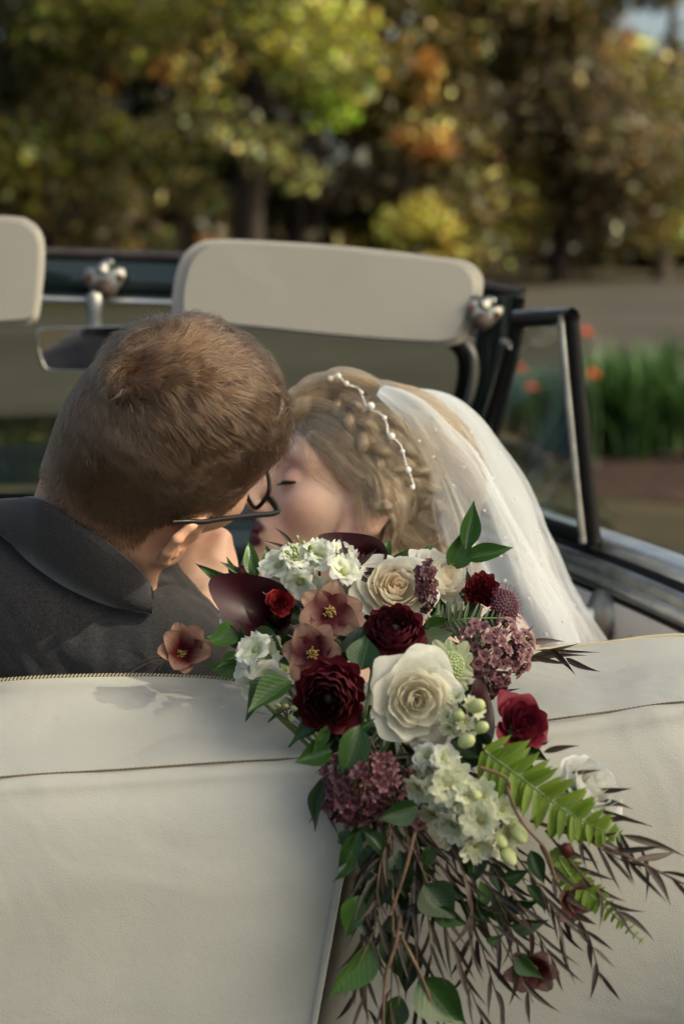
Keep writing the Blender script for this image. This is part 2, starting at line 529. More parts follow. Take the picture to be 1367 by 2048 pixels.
tree('deciduous_tree', 'olive leafed tree with orange branch tips beside the broad trunk', 800, 38, 12, .19, (3.0, 12, 2.4), OL,
     [(850, 135, 34, OR, 60), (840, 185, 28, OR, 36), (850, 285, 50, OR, 95), (800, 270, 24, OR, 30), (880, 300, 28, OR, 40), (800, 60, 90, OL, 260), (840, 240, 70, PG, 120), (760, 180, 80, OL, 190), (820, 20, 60, YG, 90), (925, 90, 60, OL, 170), (945, 200, 60, MV, 150), (920, 300, 60, OL, 170), (950, 400, 60, MV, 150), (905, 420, 50, OL, 120)], 12, .10, 8, group=BG)
tree('oak_tree', 'broad dark trunk rising behind the second visor', 935, 39, 13, .36, (4.2, 13, 2.6), OL, [(960, 60, 70, DG, 160), (900, 180, 60, OL, 150), (960, 260, 60, OL, 150), (925, 360, 70, MV, 190), (970, 440, 50, OL, 120)], 10, .11, 9, group=BG)
tree('deciduous_tree', 'dull mauve and green tree to the side of the broad trunk', 1120, 40, 12.5, .2, (1.5, 12.5, 3.0), MV,
     [(1070, 150, 90, OL, 260), (1150, 240, 90, MV, 300), (1130, 60, 40, OR, 34), (970, 210, 24, (.4, .13, .06), 26), (1095, 195, 26, (.4, .13, .06), 26), (1010, 130, 70, GR, 200), (1200, 150, 80, OL, 220), (1150, 340, 90, MV, 260)], 14, .11, 10, group=BG)
tree('deciduous_tree', 'olive and yellow green tree at the far right edge of the wood', 1330, 41, 9.0, .2, (1.0, 4.6, 3.0), OL,
     [(1300, 190, 80, PG, 190), (1260, 250, 80, OL, 260), (1340, 330, 70, YG, 170), (1230, 330, 60, MV, 170), (1330, 440, 80, YG, 210), (1250, 430, 60, OL, 200), (1340, 160, 60, OL, 100), (1210, 90, 50, OR, 50), (1300, 270, 60, YG, 130)], 9, .11, 11, group=BG)
tree('sapling', 'pale yellow orange autumn sapling near the end of the road', 1052, 39.5, 3.0, .05, (0.9, 2.4, 0.35), YE,
     [(1050, 300, 30, (.55, .30, .12), 70), (1045, 360, 40, YE, 130), (1065, 420, 48, (.5, .4, .13), 170), (1030, 400, 40, YE, 110), (1040, 470, 50, (.42, .3, .12), 140)], 4, .085, 12, cat='sapling', limbs=4)
tree('bush', 'bright yellow bush behind the second sun visor', 835, 37.0, 1.8, .04, (0.4, 1.5, 0.7), YE, [(850, 435, 50, YE, 210), (800, 460, 50, (.34, .32, .06), 170), (890, 455, 30, YE, 70)], 6, .085, 13, cat='bush', limbs=4)
tree('bush', 'olive green bush at the foot of the sapling', 950, 38.5, 2.2, .05, (0.3, 2.2, 0.9), OL, [(940, 380, 60, (.2, .19, .06), 200), (930, 500, 60, PG, 130), (1000, 480, 60, YG, 120)], 8, .09, 14, cat='bush', limbs=4)
tree('bush', 'dark green bush by the far bend of the road', 1160, 43, 2.6, .05, (0.2, 2.6, 1.4), GR, [(1130, 470, 70, DG, 240), (1200, 490, 60, OL, 160)], 8, .10, 15, cat='bush', limbs=4)
tree('bush', 'brown and olive undergrowth bush below the first visor gap', 130, 33, 2.2, .05, (0.2, 2.2, 1.6), OL, [(230, 450, 70, MV, 220), (60, 420, 60, OL, 160), (330, 470, 30, PG, 70)], 9, .09, 16, cat='bush', limbs=4)
tree('deciduous_tree', 'tall green tree standing behind the bright maple', 640, 50, 13, .22, (3.5, 13, 3.5), GR, [], 14, .14, 17, group=BG)
tree('deciduous_tree', 'tall dark green tree standing behind the dark slim tree', 320, 49, 13, .22, (3, 13, 3.6), DG, [], 14, .14, 18, group=BG)
tree('deciduous_tree', 'tall olive tree standing behind the broad trunk', 900, 52, 13.5, .24, (3, 13.5, 3.6), OL, [], 14, .14, 19, group=BG)
tree('deciduous_tree', 'tall dark tree standing behind the dull mauve tree', 1080, 50, 13.5, .24, (2, 13.5, 3.4), DG, [], 14, .14, 20, group=BG)
# the far wood behind reads as one dark mass with a lower, thinner end to the right
cs, rs, ns, cl = [], [], [], []
rw = np.random.default_rng(31)
for k in range(330):
    x = rw.uniform(-26, 26)
    top = 15 if x < 7.2 else 6.6
    z = rw.uniform(0, 1)**0.9 * top
    q = rw.uniform(0.9, 2.0)
    cs.append((x, rw.uniform(54, 60) + (4 if x > 7 else 0), z)); rs.append((q, q, q * .7)); ns.append(170)
    cl.append([DG, DG, GR, OL, MV][rw.integers(0, 5)] if x < 5.5 else [OL, MV, GR, PG, OL][rw.integers(0, 5)])
for k in range(150):
    q = rw.uniform(0.9, 1.7)
    cs.append((rw.uniform(-24, 24), rw.uniform(49, 53) + 0.0, rw.uniform(0, 1)**1.3 * 3.6)); rs.append((q, q, q * .8)); ns.append(190); cl.append([DG, OL, MV, DG][rw.integers(0, 4)])
V, F, C = leaf_cloud(cs, rs, ns, .28, cl, rw)
o = obj('woods', V, F, M_fol, None, smooth=False, col=C); tag(o, 'dark mass of far woodland behind the trees', 'woods', kind='stuff')

# ------------------------------------------------------------------ strap-leaved plants and orange flowers in the bed
M_blade = leafy('strap_leaf', [(0.0, (0.018, 0.05, 0.012)), (0.5, (0.035, 0.085, 0.018)), (1.0, (0.06, 0.12, 0.03))], 0.5, 0.3)
def strap_plant(px, y, h, n, label, seed):
    r = np.random.default_rng(seed)
    b = np.array([(px - 683.5) / FPX * y, y, 0.03])
    t = tag(empty('strap_leaf_plant', b), label, 'plant', 'strap leaved plants in the bed beside the road')
    parts = []
    for k in range(n):
        az = r.uniform(0, 6.28); L = h * r.uniform(.7, 1.15); out = r.uniform(.1, .55) * L
        s = np.linspace(0, 1, 6)
        ctr = b + np.stack([math.cos(az) * out * s**1.7 + r.normal() * .04, math.sin(az) * out * s**1.7 + r.normal() * .04, L * (s - 0.32 * s**3 * out / L * 2)], -1)
        sd = np.array([-math.sin(az), math.cos(az), 0]) * 0.014
        w = (np.sin(np.pi * (0.12 + 0.86 * s)))[:, None]
        parts.append(grid(np.stack([ctr - sd * w, ctr + sd * w], 1)))
    V, F = join(parts); obj('leaf_tuft', V, F, M_blade, t)
for i, (px, y, h, n, lb) in enumerate([
        (1205, 11.2, .62, 90, 'strap leaved plant just outside the vent window post'), (1270, 11.0, .6, 90, 'strap leaved plant second from the vent window post'),
        (1335, 11.3, .66, 90, 'strap leaved plant third from the vent window post'), (1400, 10.9, .6, 70, 'strap leaved plant cut by the edge of the picture'),
        (1150, 11.6, .55, 80, 'strap leaved plant seen behind the vent window post'), (1090, 11.3, .52, 80, 'strap leaved plant seen through the vent window glass'),
        (1040, 11.9, .5, 70, 'strap leaved plant seen between windshield pillar and vent glass'), (1300, 12.2, .6, 80, 'strap leaved plant in the back row of the bed'),
        (1230, 12.4, .6, 80, 'strap leaved plant behind the first of the bed')]):
    strap_plant(px, y * .925, h * 1.12, int(n * 1.2), lb, 50 + i)
M_orange = leafy('orange_petal', [(0, (0.75, 0.11, 0.04)), (1, (0.85, 0.17, 0.06))], 0.5, 0.3)
M_stem = simple('green_stem', (0.05, 0.09, 0.025), 0.5)
def bed_flower(px, py, y, label, seed):
    v = P(px, py, 1) - C0; top = C0 + v * (y / v[1])
    b = np.array([top[0] + .03, y, 0.05])
    t = tag(empty('orange_flower', b), label, 'flower', 'orange flowers in the bed beside the road')
    V, F = tube(spline([b, (b + top) / 2 + [.02, 0, .02], top], 8), .004, 5); obj('stem', V, F, M_stem, t)
    parts = []
    for ring, (n, R, lift) in enumerate(((11, .05, .0), (9, .042, .018), (7, .028, .03))):
        for k in range(n):
            a = 2 * math.pi * (k + .4 * ring) / n; d = np.array([math.cos(a), math.sin(a), 0]); s = np.array([-math.sin(a), math.cos(a), 0])
            c = top
            parts.append((np.array([c, c + d * R * .6 + s * R * .3 + [0, 0, lift], c + d * R + [0, 0, lift * .8], c + d * R * .6 - s * R * .3 + [0, 0, lift]]), [(0, 1, 2, 3)]))
    V, F = join(parts); obj('petals', V, F, M_orange, t)
bed_flower(1185, 752, 9.7, 'orange flower just outside the vent window post', 1)
bed_flower(1172, 668, 10.0, 'highest orange flower above the bed, beside the post', 2)
bed_flower(1061, 777, 9.7, 'lower orange flower seen through the vent window glass', 3)
bed_flower(1042, 742, 9.9, 'upper orange flower seen by the edge of the pillar', 4)

# ------------------------------------------------------------------ unseen tree added along the sun's line so its crown shades the car
rt = np.random.default_rng(91)
aim = P(600, 1150, 1.45)
cc_ = aim + SUN_DIR * 10.5
tb = np.array([cc_[0] + .6, cc_[1] + .4, 0.0])
st_ = tag(empty('added_shade_tree', tb), 'unseen green tree added so that its crown shades the car', 'tree')
V, F = trunk_mesh(tb, cc_[2] + 0.6, .22, -.4, 9, 92); obj('trunk', V, F, M_bark, st_)
cs, rs, ns, cl = [], [], [], []
for k in range(44):
    u = nrm(rt.normal(size=3)) * rt.uniform(0, 1)**.4
    cs.append(cc_ + u * np.array([2.5, 2.6, 1.7])); q = rt.uniform(.6, 1.0); rs.append((q, q, q * .7)); ns.append(330); cl.append(np.array(GR) * rt.uniform(.8, 1.6))
V, F, C = leaf_cloud(cs, rs, ns, .11, cl, rt)
# openings cut in the added crown so sun flecks reach the seats and hair
ctr = V.reshape(-1, 4, 3).mean(1); keep = np.ones(len(ctr), bool)
def gap(p, r, stretch=None):
    w = ctr - p; t = w @ SUN_DIR; w = w - t[:, None] * SUN_DIR
    if stretch is not None:
        sd, k = stretch; sd = nrm(sd - SUN_DIR * np.dot(sd, SUN_DIR)); a = w @ sd; w = w - a[:, None] * sd * (1 - 1 / k)
    keep[(np.linalg.norm(w, axis=1) < r + .06)] = False
gap(P(225, 1420, 1.37), .004, (P(300, 1375, 1.40) - P(110, 1500, 1.32), 2.4))
gap(P(450, 735, 1.42), .075)
gap(P(1290, 1320, 1.43), .0)
F = np.arange(keep.sum() * 4).reshape(-1, 4); V = V.reshape(-1, 4, 3)[keep].reshape(-1, 3); C = C.reshape(-1, 4, 3)[keep].reshape(-1, 3)
obj('crown', V, F, M_fol, st_, smooth=False, col=C)
# ================================================================== the convertible
def vinyl_mat(name, col, dirt=0.12, grain=1.0):
    m, nt, b = new_mat(name)
    tc = N(nt, 'ShaderNodeTexCoord')
    v = N(nt, 'ShaderNodeTexVoronoi', Scale=420.0, feature='DISTANCE_TO_EDGE'); nt.links.new(tc.outputs['Object'], v.inputs['Vector'])
    n1 = N(nt, 'ShaderNodeTexNoise', Scale=5.0, Detail=6.0); nt.links.new(tc.outputs['Object'], n1.inputs['Vector'])
    n2 = N(nt, 'ShaderNodeTexNoise', Scale=130.0, Detail=3.0); nt.links.new(tc.outputs['Object'], n2.inputs['Vector'])
    c = np.array(col)
    r = ramp(nt, n1.outputs[0], [(0.3, tuple(c * (1 - dirt))), (0.65, tuple(c))])
    nt.links.new(r.outputs[0], b.inputs['Base Color'])
    b.inputs['Roughness'].default_value = 0.42; b.inputs['Specular IOR Level'].default_value = 0.45
    ad = N(nt, 'ShaderNodeMath', operation='ADD'); nt.links.new(v.outputs[0], ad.inputs[0]); nt.links.new(n2.outputs[0], ad.inputs[1])
    bp = bump(nt, b, ad.outputs[0], 0.22 * grain, 0.0012)
    n3 = N(nt, 'ShaderNodeTexNoise', Scale=9.0, Detail=2.0, Distortion=1.2); nt.links.new(tc.outputs['Object'], n3.inputs['Vector'])
    b2 = N(nt, 'ShaderNodeBump'); b2.inputs['Strength'].default_value = .18 * grain; b2.inputs['Distance'].default_value = .02
    nt.links.new(n3.outputs[0], b2.inputs['Height']); nt.links.new(b2.outputs[0], bp.inputs['Normal'])
    # faint scuffs and specks
    n4 = N(nt, 'ShaderNodeTexNoise', Scale=60.0, Detail=8.0, Roughness=.8); nt.links.new(tc.outputs['Object'], n4.inputs['Vector'])
    sp = ramp(nt, n4.outputs[0], [(.68, (1, 1, 1)), (.80, (.62, .56, .46))])
    mxs = N(nt, 'ShaderNodeMix', data_type='RGBA', blend_type='MULTIPLY'); mxs.inputs[0].default_value = .5
    nt.links.new(r.outputs[0], mxs.inputs[6]); nt.links.new(sp.outputs[0], mxs.inputs[7]); nt.links.new(mxs.outputs[2], b.inputs['Base Color'])
    rr_ = ramp(nt, n1.outputs[0], [(.3, (.36, .36, .36)), (.7, (.52, .52, .52))]); nt.links.new(rr_.outputs[0], b.inputs['Roughness'])
    return m
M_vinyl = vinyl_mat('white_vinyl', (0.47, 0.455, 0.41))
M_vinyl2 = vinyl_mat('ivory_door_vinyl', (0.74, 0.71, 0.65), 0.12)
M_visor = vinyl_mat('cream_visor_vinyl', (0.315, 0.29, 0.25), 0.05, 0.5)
M_visor_edge = simple('cream_visor_piping', (0.38, 0.35, 0.305), 0.6)
M_stitch = simple('tan_thread', (0.19, 0.145, 0.085), 0.7)
M_rope = simple('braided_welt', (0.52, 0.44, 0.30), 0.6)
M_welt_dark = simple('dark_welt', (0.06, 0.045, 0.03), 0.7)
M_green = simple('dark_green_paint', (0.006, 0.016, 0.017), 0.25, coat=0.6)
M_black = simple('black_rubber', (0.006, 0.005, 0.005), 0.6, spec=.2)
M_brownbar = simple('dark_brown_seal', (0.035, 0.026, 0.024), 0.6, noise=(30, .4))
M_chrome = simple('worn_chrome', (0.55, 0.55, 0.53), 0.30, metal=1.0, noise=(40, .2), bumpy=(60, .1, .001))
M_chrome_dull = simple('dull_chrome', (0.36, 0.35, 0.32), 0.45, metal=1.0, noise=(30, .3))
M_steel = simple('polished_steel_trim', (0.75, 0.73, 0.70), 0.3, metal=0.85, noise=(25, .15))
M_screw = simple('rusty_screw', (0.10, 0.035, 0.02), 0.6, noise=(90, .4))
M_knob = simple('brown_rubber_stop', (0.055, 0.026, 0.02), 0.55)
def glass_mat(name, tint, gloss=0.1, rough=0.02):
    m, nt, b = new_mat(name); nt.nodes.remove(b)
    t = N(nt, 'ShaderNodeBsdfTransparent'); t.inputs[0].default_value = (*tint, 1)
    gl = N(nt, 'ShaderNodeBsdfGlossy'); gl.inputs[0].default_value = (.9, .95, .95, 1); gl.inputs['Roughness'].default_value = rough
    lw = N(nt, 'ShaderNodeFresnel'); lw.inputs[0].default_value = 1.5
    mu = N(nt, 'ShaderNodeMath', operation='MULTIPLY_ADD'); mu.inputs[1].default_value = 1.0; mu.inputs[2].default_value = gloss
    nt.links.new(lw.outputs[0], mu.inputs[0])
    ms = N(nt, 'ShaderNodeMixShader'); nt.links.new(mu.outputs[0], ms.inputs[0])
    nt.links.new(t.outputs[0], ms.inputs[1]); nt.links.new(gl.outputs[0], ms.inputs[2]); nt.links.new(ms.outputs[0], nt.nodes['Material Output'].inputs[0])
    return m
M_glass = glass_mat('windshield_glass', (.62, .69, .61), 0.05)
M_vent = glass_mat('vent_glass', (.72, .78, .74), 0.06)
M_mirror = simple('mirror_silver', (0.82, 0.82, 0.82), 0.03, metal=1.0)

car = empty('convertible_car', (0, 2.2, 0))
tag(car, 'dark green vintage convertible with white vinyl seats, seen from its back seat', 'car')

# ---- seat backs: sections (py, depth) at several columns, lofted
def seat_back(cols, name, n_x=70, n_s=70):
    """cols: list of (px, [(py, depth), ...]) from bottom of the rear face over the top to the front face"""
    prof = [spline(np.array([(c[0], y, d) for (y, d) in c[1]]), n_s) for c in cols]
    prof = np.array(prof)                                    # (ncol, n_s, 3)
    full = np.stack([spline(prof[:, j], n_x) for j in range(n_s)], 1)
    pts = np.array([[P(*full[i, j]) for j in range(n_s)] for i in range(n_x)])
    return pts, full
def sect(top_y, top_d, seam_y, seam_d, face_d, bot_y=2300, bot_d=None):
    bot_d = bot_d or face_d + 0.008
    return [(bot_y, bot_d), (2048, face_d + 0.004), (1850, face_d + 0.000), (seam_y + 210, face_d), (seam_y + 105, face_d + 0.006), (seam_y + 45, seam_d - 0.009), (seam_y, seam_d),
            (seam_y - (seam_y - top_y) * 0.45, seam_d + 0.055), (top_y + 38, top_d - 0.035), (top_y + 12, top_d - 0.012), (top_y, top_d), (top_y + 6, top_d + 0.012), (top_y + 45, top_d + 0.03), (top_y + 260, top_d + 0.05)]
left_cols = [(-330, sect(1400, 1.40, 1590, 1.285, 1.262)), (0, sect(1362, 1.405, 1556, 1.285, 1.262)), (230, sect(1352, 1.41, 1541, 1.287, 1.262)),
             (430, sect(1357, 1.405, 1526, 1.288, 1.263)), (560, sect(1385, 1.39, 1520, 1.290, 1.266)), (640, sect(1430, 1.37, 1516, 1.296, 1.270))]
pts, full = seat_back(left_cols, 'seat')
# the inner end of the left seat back: trim along the slanting edge and turn the edge forward
edge_px = lambda py: 690 - (py - 1690) * (65.0 / 358.0)
n_x, n_s = full.shape[:2]
for j in range(n_s):
    y = full[0, j, 1]
    lim = edge_px(max(full[-1, j, 1], 1500)) if j < 40 else 640
    x0, x1 = -330.0, 640.0
    full[:, j, 0] = x0 + (full[:, j, 0] - x0) * (lim - x0) / (x1 - x0)
rim = []
for k, (dx, dd) in enumerate(((6, .004), (9, .012), (8, .035), (2, .09), (-30, .14))):
    e = full[-1].copy(); e[:, 0] += dx; e[:, 2] = np.minimum(e[:, 2] + dd, 1.50) if dd < .05 else np.maximum(e[:, 2], e[:, 2] * 0 + 1.27) + dd
    rim.append(e)
full = np.concatenate([full, np.array(rim)], 0)
pts = np.array([[P(*q) for q in row] for row in full])
V, F = grid(pts); seatL = obj('seat_back', V, F, M_vinyl, car)
tag(seatL, 'white vinyl seat back behind the man')
right_cols = [(628, sect(1400, 1.43, 1500, 1.335, 1.320, 2300)), (800, sect(1345, 1.45, 1478, 1.335, 1.312)), (980, sect(1310, 1.46, 1457, 1.335, 1.310)),
              (1150, sect(1293, 1.465, 1434, 1.335, 1.308)), (1367, sect(1272, 1.465, 1406, 1.33, 1.306)), (1700, sect(1290, 1.46, 1410, 1.33, 1.306))]
pts, fullR = seat_back(right_cols, 'seat')
for j in range(fullR.shape[1]):
    y = fullR[0, j, 1]
    if j < 42:
        lim = edge_px(max(y, 1500)) - 14
        s = (1700 - fullR[:, j, 0]) / (1700 - 628.0)
        fullR[:, j, 0] = 1700 - s * (1700 - lim)
        near_e = np.clip((fullR[:, j, 0] - lim) / 95.0, 0, 1)
        fullR[:, j, 2] += 0.05 * (1 - near_e)**2
pts = np.array([[P(*q) for q in row] for row in fullR])
V, F = grid(pts); seatR = obj('seat_back', V, F, M_vinyl, car)
tag(seatR, 'white vinyl seat back behind the bride, under the bouquet')

def on_seat(cols, px, py):
    """depth of a seat's rear surface at (px, py)"""
    ds = []
    for c, s in cols:
        s = np.array(s); s = s[1:11]; o = np.argsort(s[:, 0]); ds.append(np.interp(py, s[o, 0], s[o, 1]))
    return np.interp(px, [c[0] for c in cols], ds)

def stitches(path, par, L=0.0026, r=0.0005, gap=0.0036, mat=None, name='stitching'):
    """raised thread stitches following a path, joined"""
    seg = np.linalg.norm(np.diff(path, axis=0), axis=1); s = np.concatenate([[0], np.cumsum(seg)])
    parts = []
    for t in np.arange(0, s[-1] - gap, gap):
        a = np.array([np.interp(t, s, path[:, k]) for k in range(3)]); b = np.array([np.interp(t + L, s, path[:, k]) for k in range(3)])
        m = (a + b) / 2 - CF * r * 0.9
        parts.append(tube(np.array([a, m, b]), [r * .5, r, r * .5], 5))
    V, F = join(parts); return obj(name, V, F, mat or M_stitch, par)

def seam(cols, ctrl, par, off=0.0012):
    q = spline(ctrl, 150)
    path = np.array([P(x, y, on_seat(cols, x, y) - off) for x, y in q])
    V, F = tube(path, 0.0007, 6); obj('seam', V, F, M_stitch, par)
    stitches(path - CF * 0.0006 + CU * 0.0007, par)
seam(left_cols, [(-300, 1592), (0, 1555), (230, 1540), (430, 1526), (560, 1519), (640, 1515)], seatL)
seam(right_cols, [(900, 1466), (1090, 1441), (1230, 1422), (1367, 1404), (1600, 1400)], seatR)
# twisted welt along the front top edge of the left seat
q = spline([(-300, 1396, 1.398), (0, 1361, 1.404), (230, 1351, 1.409), (400, 1355, 1.406), (470, 1362, 1.402), (560, 1385, 1.388)], 240)
path = np.array([P(x, y - 1, d) for x, y, d in q])
V, F = tube(path, 0.0015, 6); welt = obj('welt', V, F, M_welt_dark, seatL)
parts = []
T = nrm(np.gradient(path, axis=0)); B = nrm(np.cross(T, CF)); seg = np.concatenate([[0], np.cumsum(np.linalg.norm(np.diff(path, axis=0), axis=1))])
for t in np.arange(0, seg[-1], 0.0030):
    p = np.array([np.interp(t, seg, path[:, k]) for k in range(3)]); i = min(int(t / seg[-1] * 239), 239)
    a = p - T[i] * .0012 - B[i] * .0015 - CF * .0006; b = p + T[i] * .0012 + B[i] * .0015 - CF * .0006
    parts.append(tube(np.array([a, (a + b) / 2 - CF * .0014, b]), [.0006, .0010, .0006], 5))
V, F = join(parts); obj('welt_cord', V, F, M_rope, seatL)
# piping along the light top edge of the right seat and the inner edge of the left seat
q = spline([(900, 1322, 1.455), (1100, 1297, 1.463), (1200, 1287, 1.465), (1367, 1270.5, 1.465), (1650, 1286, 1.46)], 80)
V, F = tube(np.array([P(x, y, d) for x, y, d in q]), 0.0018, 6); obj('piping', V, F, M_rope, seatR)
path = np.array([P(edge_px(y) - 9, y, on_seat(left_cols, 600, y) - .0006) for y in np.linspace(1560, 2120, 90)])
stitches(path, seatL, L=.003, r=.0006, gap=.0042, mat=simple('pale_thread', (.42, .38, .31), .7))
path = np.array([P(edge_px(y) + 1, y, on_seat(left_cols, 600, y) + .002) for y in np.linspace(1530, 2150, 60)])
V, F = tube(path, 0.0028, 7); obj('piping', V, F, M_vinyl, seatL)
path = np.array([P(edge_px(y) + 46 + (y - 1700) * .03, y, 1.345 + max(0, (y - 1850) * 6e-5)) for y in np.linspace(1700, 2100, 60)])

# ---- windshield header, pillar, glass
hd_top = [(-420, 494, 2.30), (-150, 499, 2.33), (90, 507, 2.345), (370, 517, 2.34), (700, 544, 2.30), (960, 574, 2.235), (1045, 590, 2.205)]
hd_bot = [(-420, 585, 2.30), (-150, 590, 2.33), (90, 598, 2.345), (370, 607, 2.34), (700, 633, 2.30), (960, 666, 2.235), (1022, 690, 2.205)]
A = np.array([P(*q) for q in spline(hd_top, 60)]); Bt = np.array([P(*q) for q in spline(hd_bot, 60)])
back = CF * 0.03
pts = np.stack([A + back, A + CF * .008, A - CF * .004 - CU * .006, (A + Bt) / 2 - CF * .006, Bt - CF * .004 + CU * .004, Bt + CF * .008, Bt + back], 1)
V, F = grid(pts); wf = obj('windshield_header', V, F, M_green, car)
tp = np.array([P(*q) for q in spline(hd_top, 60)])
V, F = tube(tp + CU * .001, 0.0085, 8, flat=0.9); obj('top_seal', V, F, M_brownbar, wf)
bt = np.array([P(*q) for q in spline(hd_bot, 60)])
V, F = tube(bt - CU * .001 - CF * .004, 0.0048, 8); obj('chrome_trim', V, F, M_steel, wf)
# pillar: green post running down and forward
pil_o = spline([(1046, 588, 2.205), (1030, 680, 2.22), (1003, 780, 2.25), (962, 900, 2.30), (900, 1080, 2.38)], 30)
pil_i = spline([(945, 600, 2.225), (952, 690, 2.235), (938, 780, 2.26), (903, 880, 2.31), (840, 1080, 2.39)], 30)
O = np.array([P(*q) for q in pil_o]); I = np.array([P(*q) for q in pil_i])
pts = np.stack([O + CF * .05, O - CF * .002, O - CF * .012 - CR * .012, (O + I) / 2 - CF * .016, I - CF * .012 + CR * .008, I - CF * .0, I + CF * .05], 1)
V, F = grid(pts); pil = obj('windshield_pillar', V, F, M_green, car)
V, F = tube(np.array([P(x - 6, y, d - .012) for x, y, d in spline([(1046, 596, 2.205), (1030, 680, 2.22), (1003, 780, 2.25), (962, 900, 2.30), (900, 1080, 2.38)], 30)]), .007, 8); obj('pillar_seal', V, F, M_black, pil)
V, F = tube(np.array([P(*q) for q in spline([(500, 612, 2.30), (760, 640, 2.27), (895, 662, 2.225), (934, 690, 2.215), (948, 728, 2.22), (940, 790, 2.24), (914, 850, 2.28), (866, 1000, 2.35)], 60)]), .0060, 8); obj('chrome_trim', V, F, M_chrome_dull, pil)
V, F = tube(np.array([P(*q) for q in spline([(500, 616, 2.31), (740, 644, 2.28), (870, 668, 2.25), (910, 690, 2.245), (927, 722, 2.25), (922, 780, 2.27), (896, 860, 2.31), (850, 1000, 2.38)], 60)]), .0085, 8); obj('glass_gasket', V, F, M_black, pil)
gl = np.array([[P(x, y0 + (y1 - y0) * s, dd + 0.16 * s + .012) for s in np.linspace(0, 1, 14)] for (x, y0, y1, dd) in
               [(-420, 585, 1120, 2.30), (-150, 590, 1120, 2.33), (90, 598, 1120, 2.345), (370, 607, 1120, 2.34), (640, 630, 1110, 2.31), (860, 655, 1100, 2.26), (945, 690, 1090, 2.245)]])
gl = np.stack([spline(gl[:, j], 40) for j in range(14)], 1)
V, F = grid(gl); obj('windshield_glass', V, F, M_glass, car)

# ---- sun visors
def visor(outline, d_fn, label, name='sun_visor', th=0.016):
    q = spline(outline + [outline[0]], 120)[:-1]
    c = q.mean(0)
    rings = []
    for (shr, dz) in ((0.0, th), (-0.0, th * .7), (0.006, th * .35), (0.0, 0.002), (0.02, -0.001), (0.05, -.002)):
        rings.append([P(*(c + (p - c) * (1 - shr)), d_fn(c + (p - c) * (1 - shr)) + dz) for p in q])
    V, F = grid(np.array(rings), closed_v=True)
    n = len(q); F.append(tuple((len(rings) - 1) * n + k for k in range(n))); F.append(tuple(range(n))[::-1])
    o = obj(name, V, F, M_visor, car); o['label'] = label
    o.data.polygons[len(F) - 2].use_smooth = False; o.data.polygons[len(F) - 1].use_smooth = False
    e = np.array([P(*p, d_fn(p) + .009) for p in np.vstack([q, q[:1]])])
    V, F = tube(e, .0048, 8, cap=False); obj('piping', V, F, M_visor_edge, o)
    q2 = np.array([c + (p - c) * (1 - 12 / max(30, np.linalg.norm(p - c))) for p in q])
    e = np.array([P(*p, d_fn(p) + .0015) for p in np.vstack([q2, q2[:1]])])
    V, F = tube(e, .0012, 5, cap=False); obj('seam', V, F, M_visor_edge, o)
    return o
visor([(353, 640), (352, 600), (358, 555), (372, 516), (398, 493), (436, 486), (560, 491), (720, 503), (880, 522), (930, 530), (955, 552), (957, 582), (945, 630), (925, 672), (905, 684), (860, 686), (700, 675), (500, 655), (380, 644)],
      lambda p: 2.215 - 0.00012 * (p[1] - 480), 'large cream sun visor in the middle of the windshield')
visor([(-300, 430), (-100, 437), (20, 440), (55, 447), (78, 470), (83, 510), (79, 570), (72, 625), (62, 640), (30, 645), (-100, 650), (-300, 650), (-320, 540)],
      lambda p: 2.215 - 0.00012 * (p[1] - 440), 'cream sun visor cut by the picture edge, above the jacket')
# visor rods
V, F = tube(np.array([P(x, y, d) for x, y, d in ((962, 598, 2.19), (940, 592, 2.205), (850, 560, 2.22))]), .004, 7); obj('visor_rod', V, F, M_chrome, car)

# ---- latch brackets on the header
def latch(cx, cy, d, s, rot, label):
    k = d / FPX
    def L(u, v, w): # local px offsets, towards the viewer w metres
        c, sn = math.cos(rot), math.sin(rot)
        return P(cx + (u * c - v * sn) * s, cy + (u * sn + v * c) * s, d - w)
    out = spline([(-42, -18), (-30, -26), (-14, -22), (0, -26), (14, -22), (30, -26), (43, -18), (42, -2), (26, 22), (12, 37), (0, 40), (-12, 37), (-26, 22), (-42, -2), (-42, -18)], 56)[:-1]
    rings = [[L(u * q, v * q, w) for u, v in out] for q, w in ((1, .0), (1, .010), (.92, .014), (.5, .016), (.02, .016))]
    V, F = grid(np.array(rings), closed_v=True); b = obj('latch_bracket', V, F, M_chrome_dull, car); b['label'] = label
    for u in (-29, 30):
        V, F = ball(L(u, -4, .0145), (.0058, .002, .0058), 10, 6); obj('screw', V, F, M_screw, b)
        V, F = ball(L(u, -19, .010), (.008, .002, .004), 10, 6); obj('lug', V, F, M_chrome_dull, b)
    n = 18
    rr = [[L(math.cos(a) * q, 18 + math.sin(a) * q, w) for a in np.linspace(0, 2 * math.pi, n, endpoint=False)] for q, w in ((20, .012), (20, .020), (17, .024), (.2, .0245))]
    V, F = grid(np.array(rr), closed_v=True); obj('rubber_stop', V, F, M_knob, b)
    V, F = tube(np.array([L(-4, -16, .014), L(2, -30, .014), L(10, -38, .012)]), [.010, .007, .005], 10); obj('hook', V, F, M_chrome_dull, b)
    V, F = ball(L(13, -35, .012), .0050, 12, 8); obj('hook_knob', V, F, M_chrome_dull, b)
latch(208, 560, 2.33, 1.0, 0.0, 'chrome roof latch bracket in the middle of the header')
latch(966, 628, 2.20, 0.85, 0.25, 'chrome roof latch bracket beside the pillar')

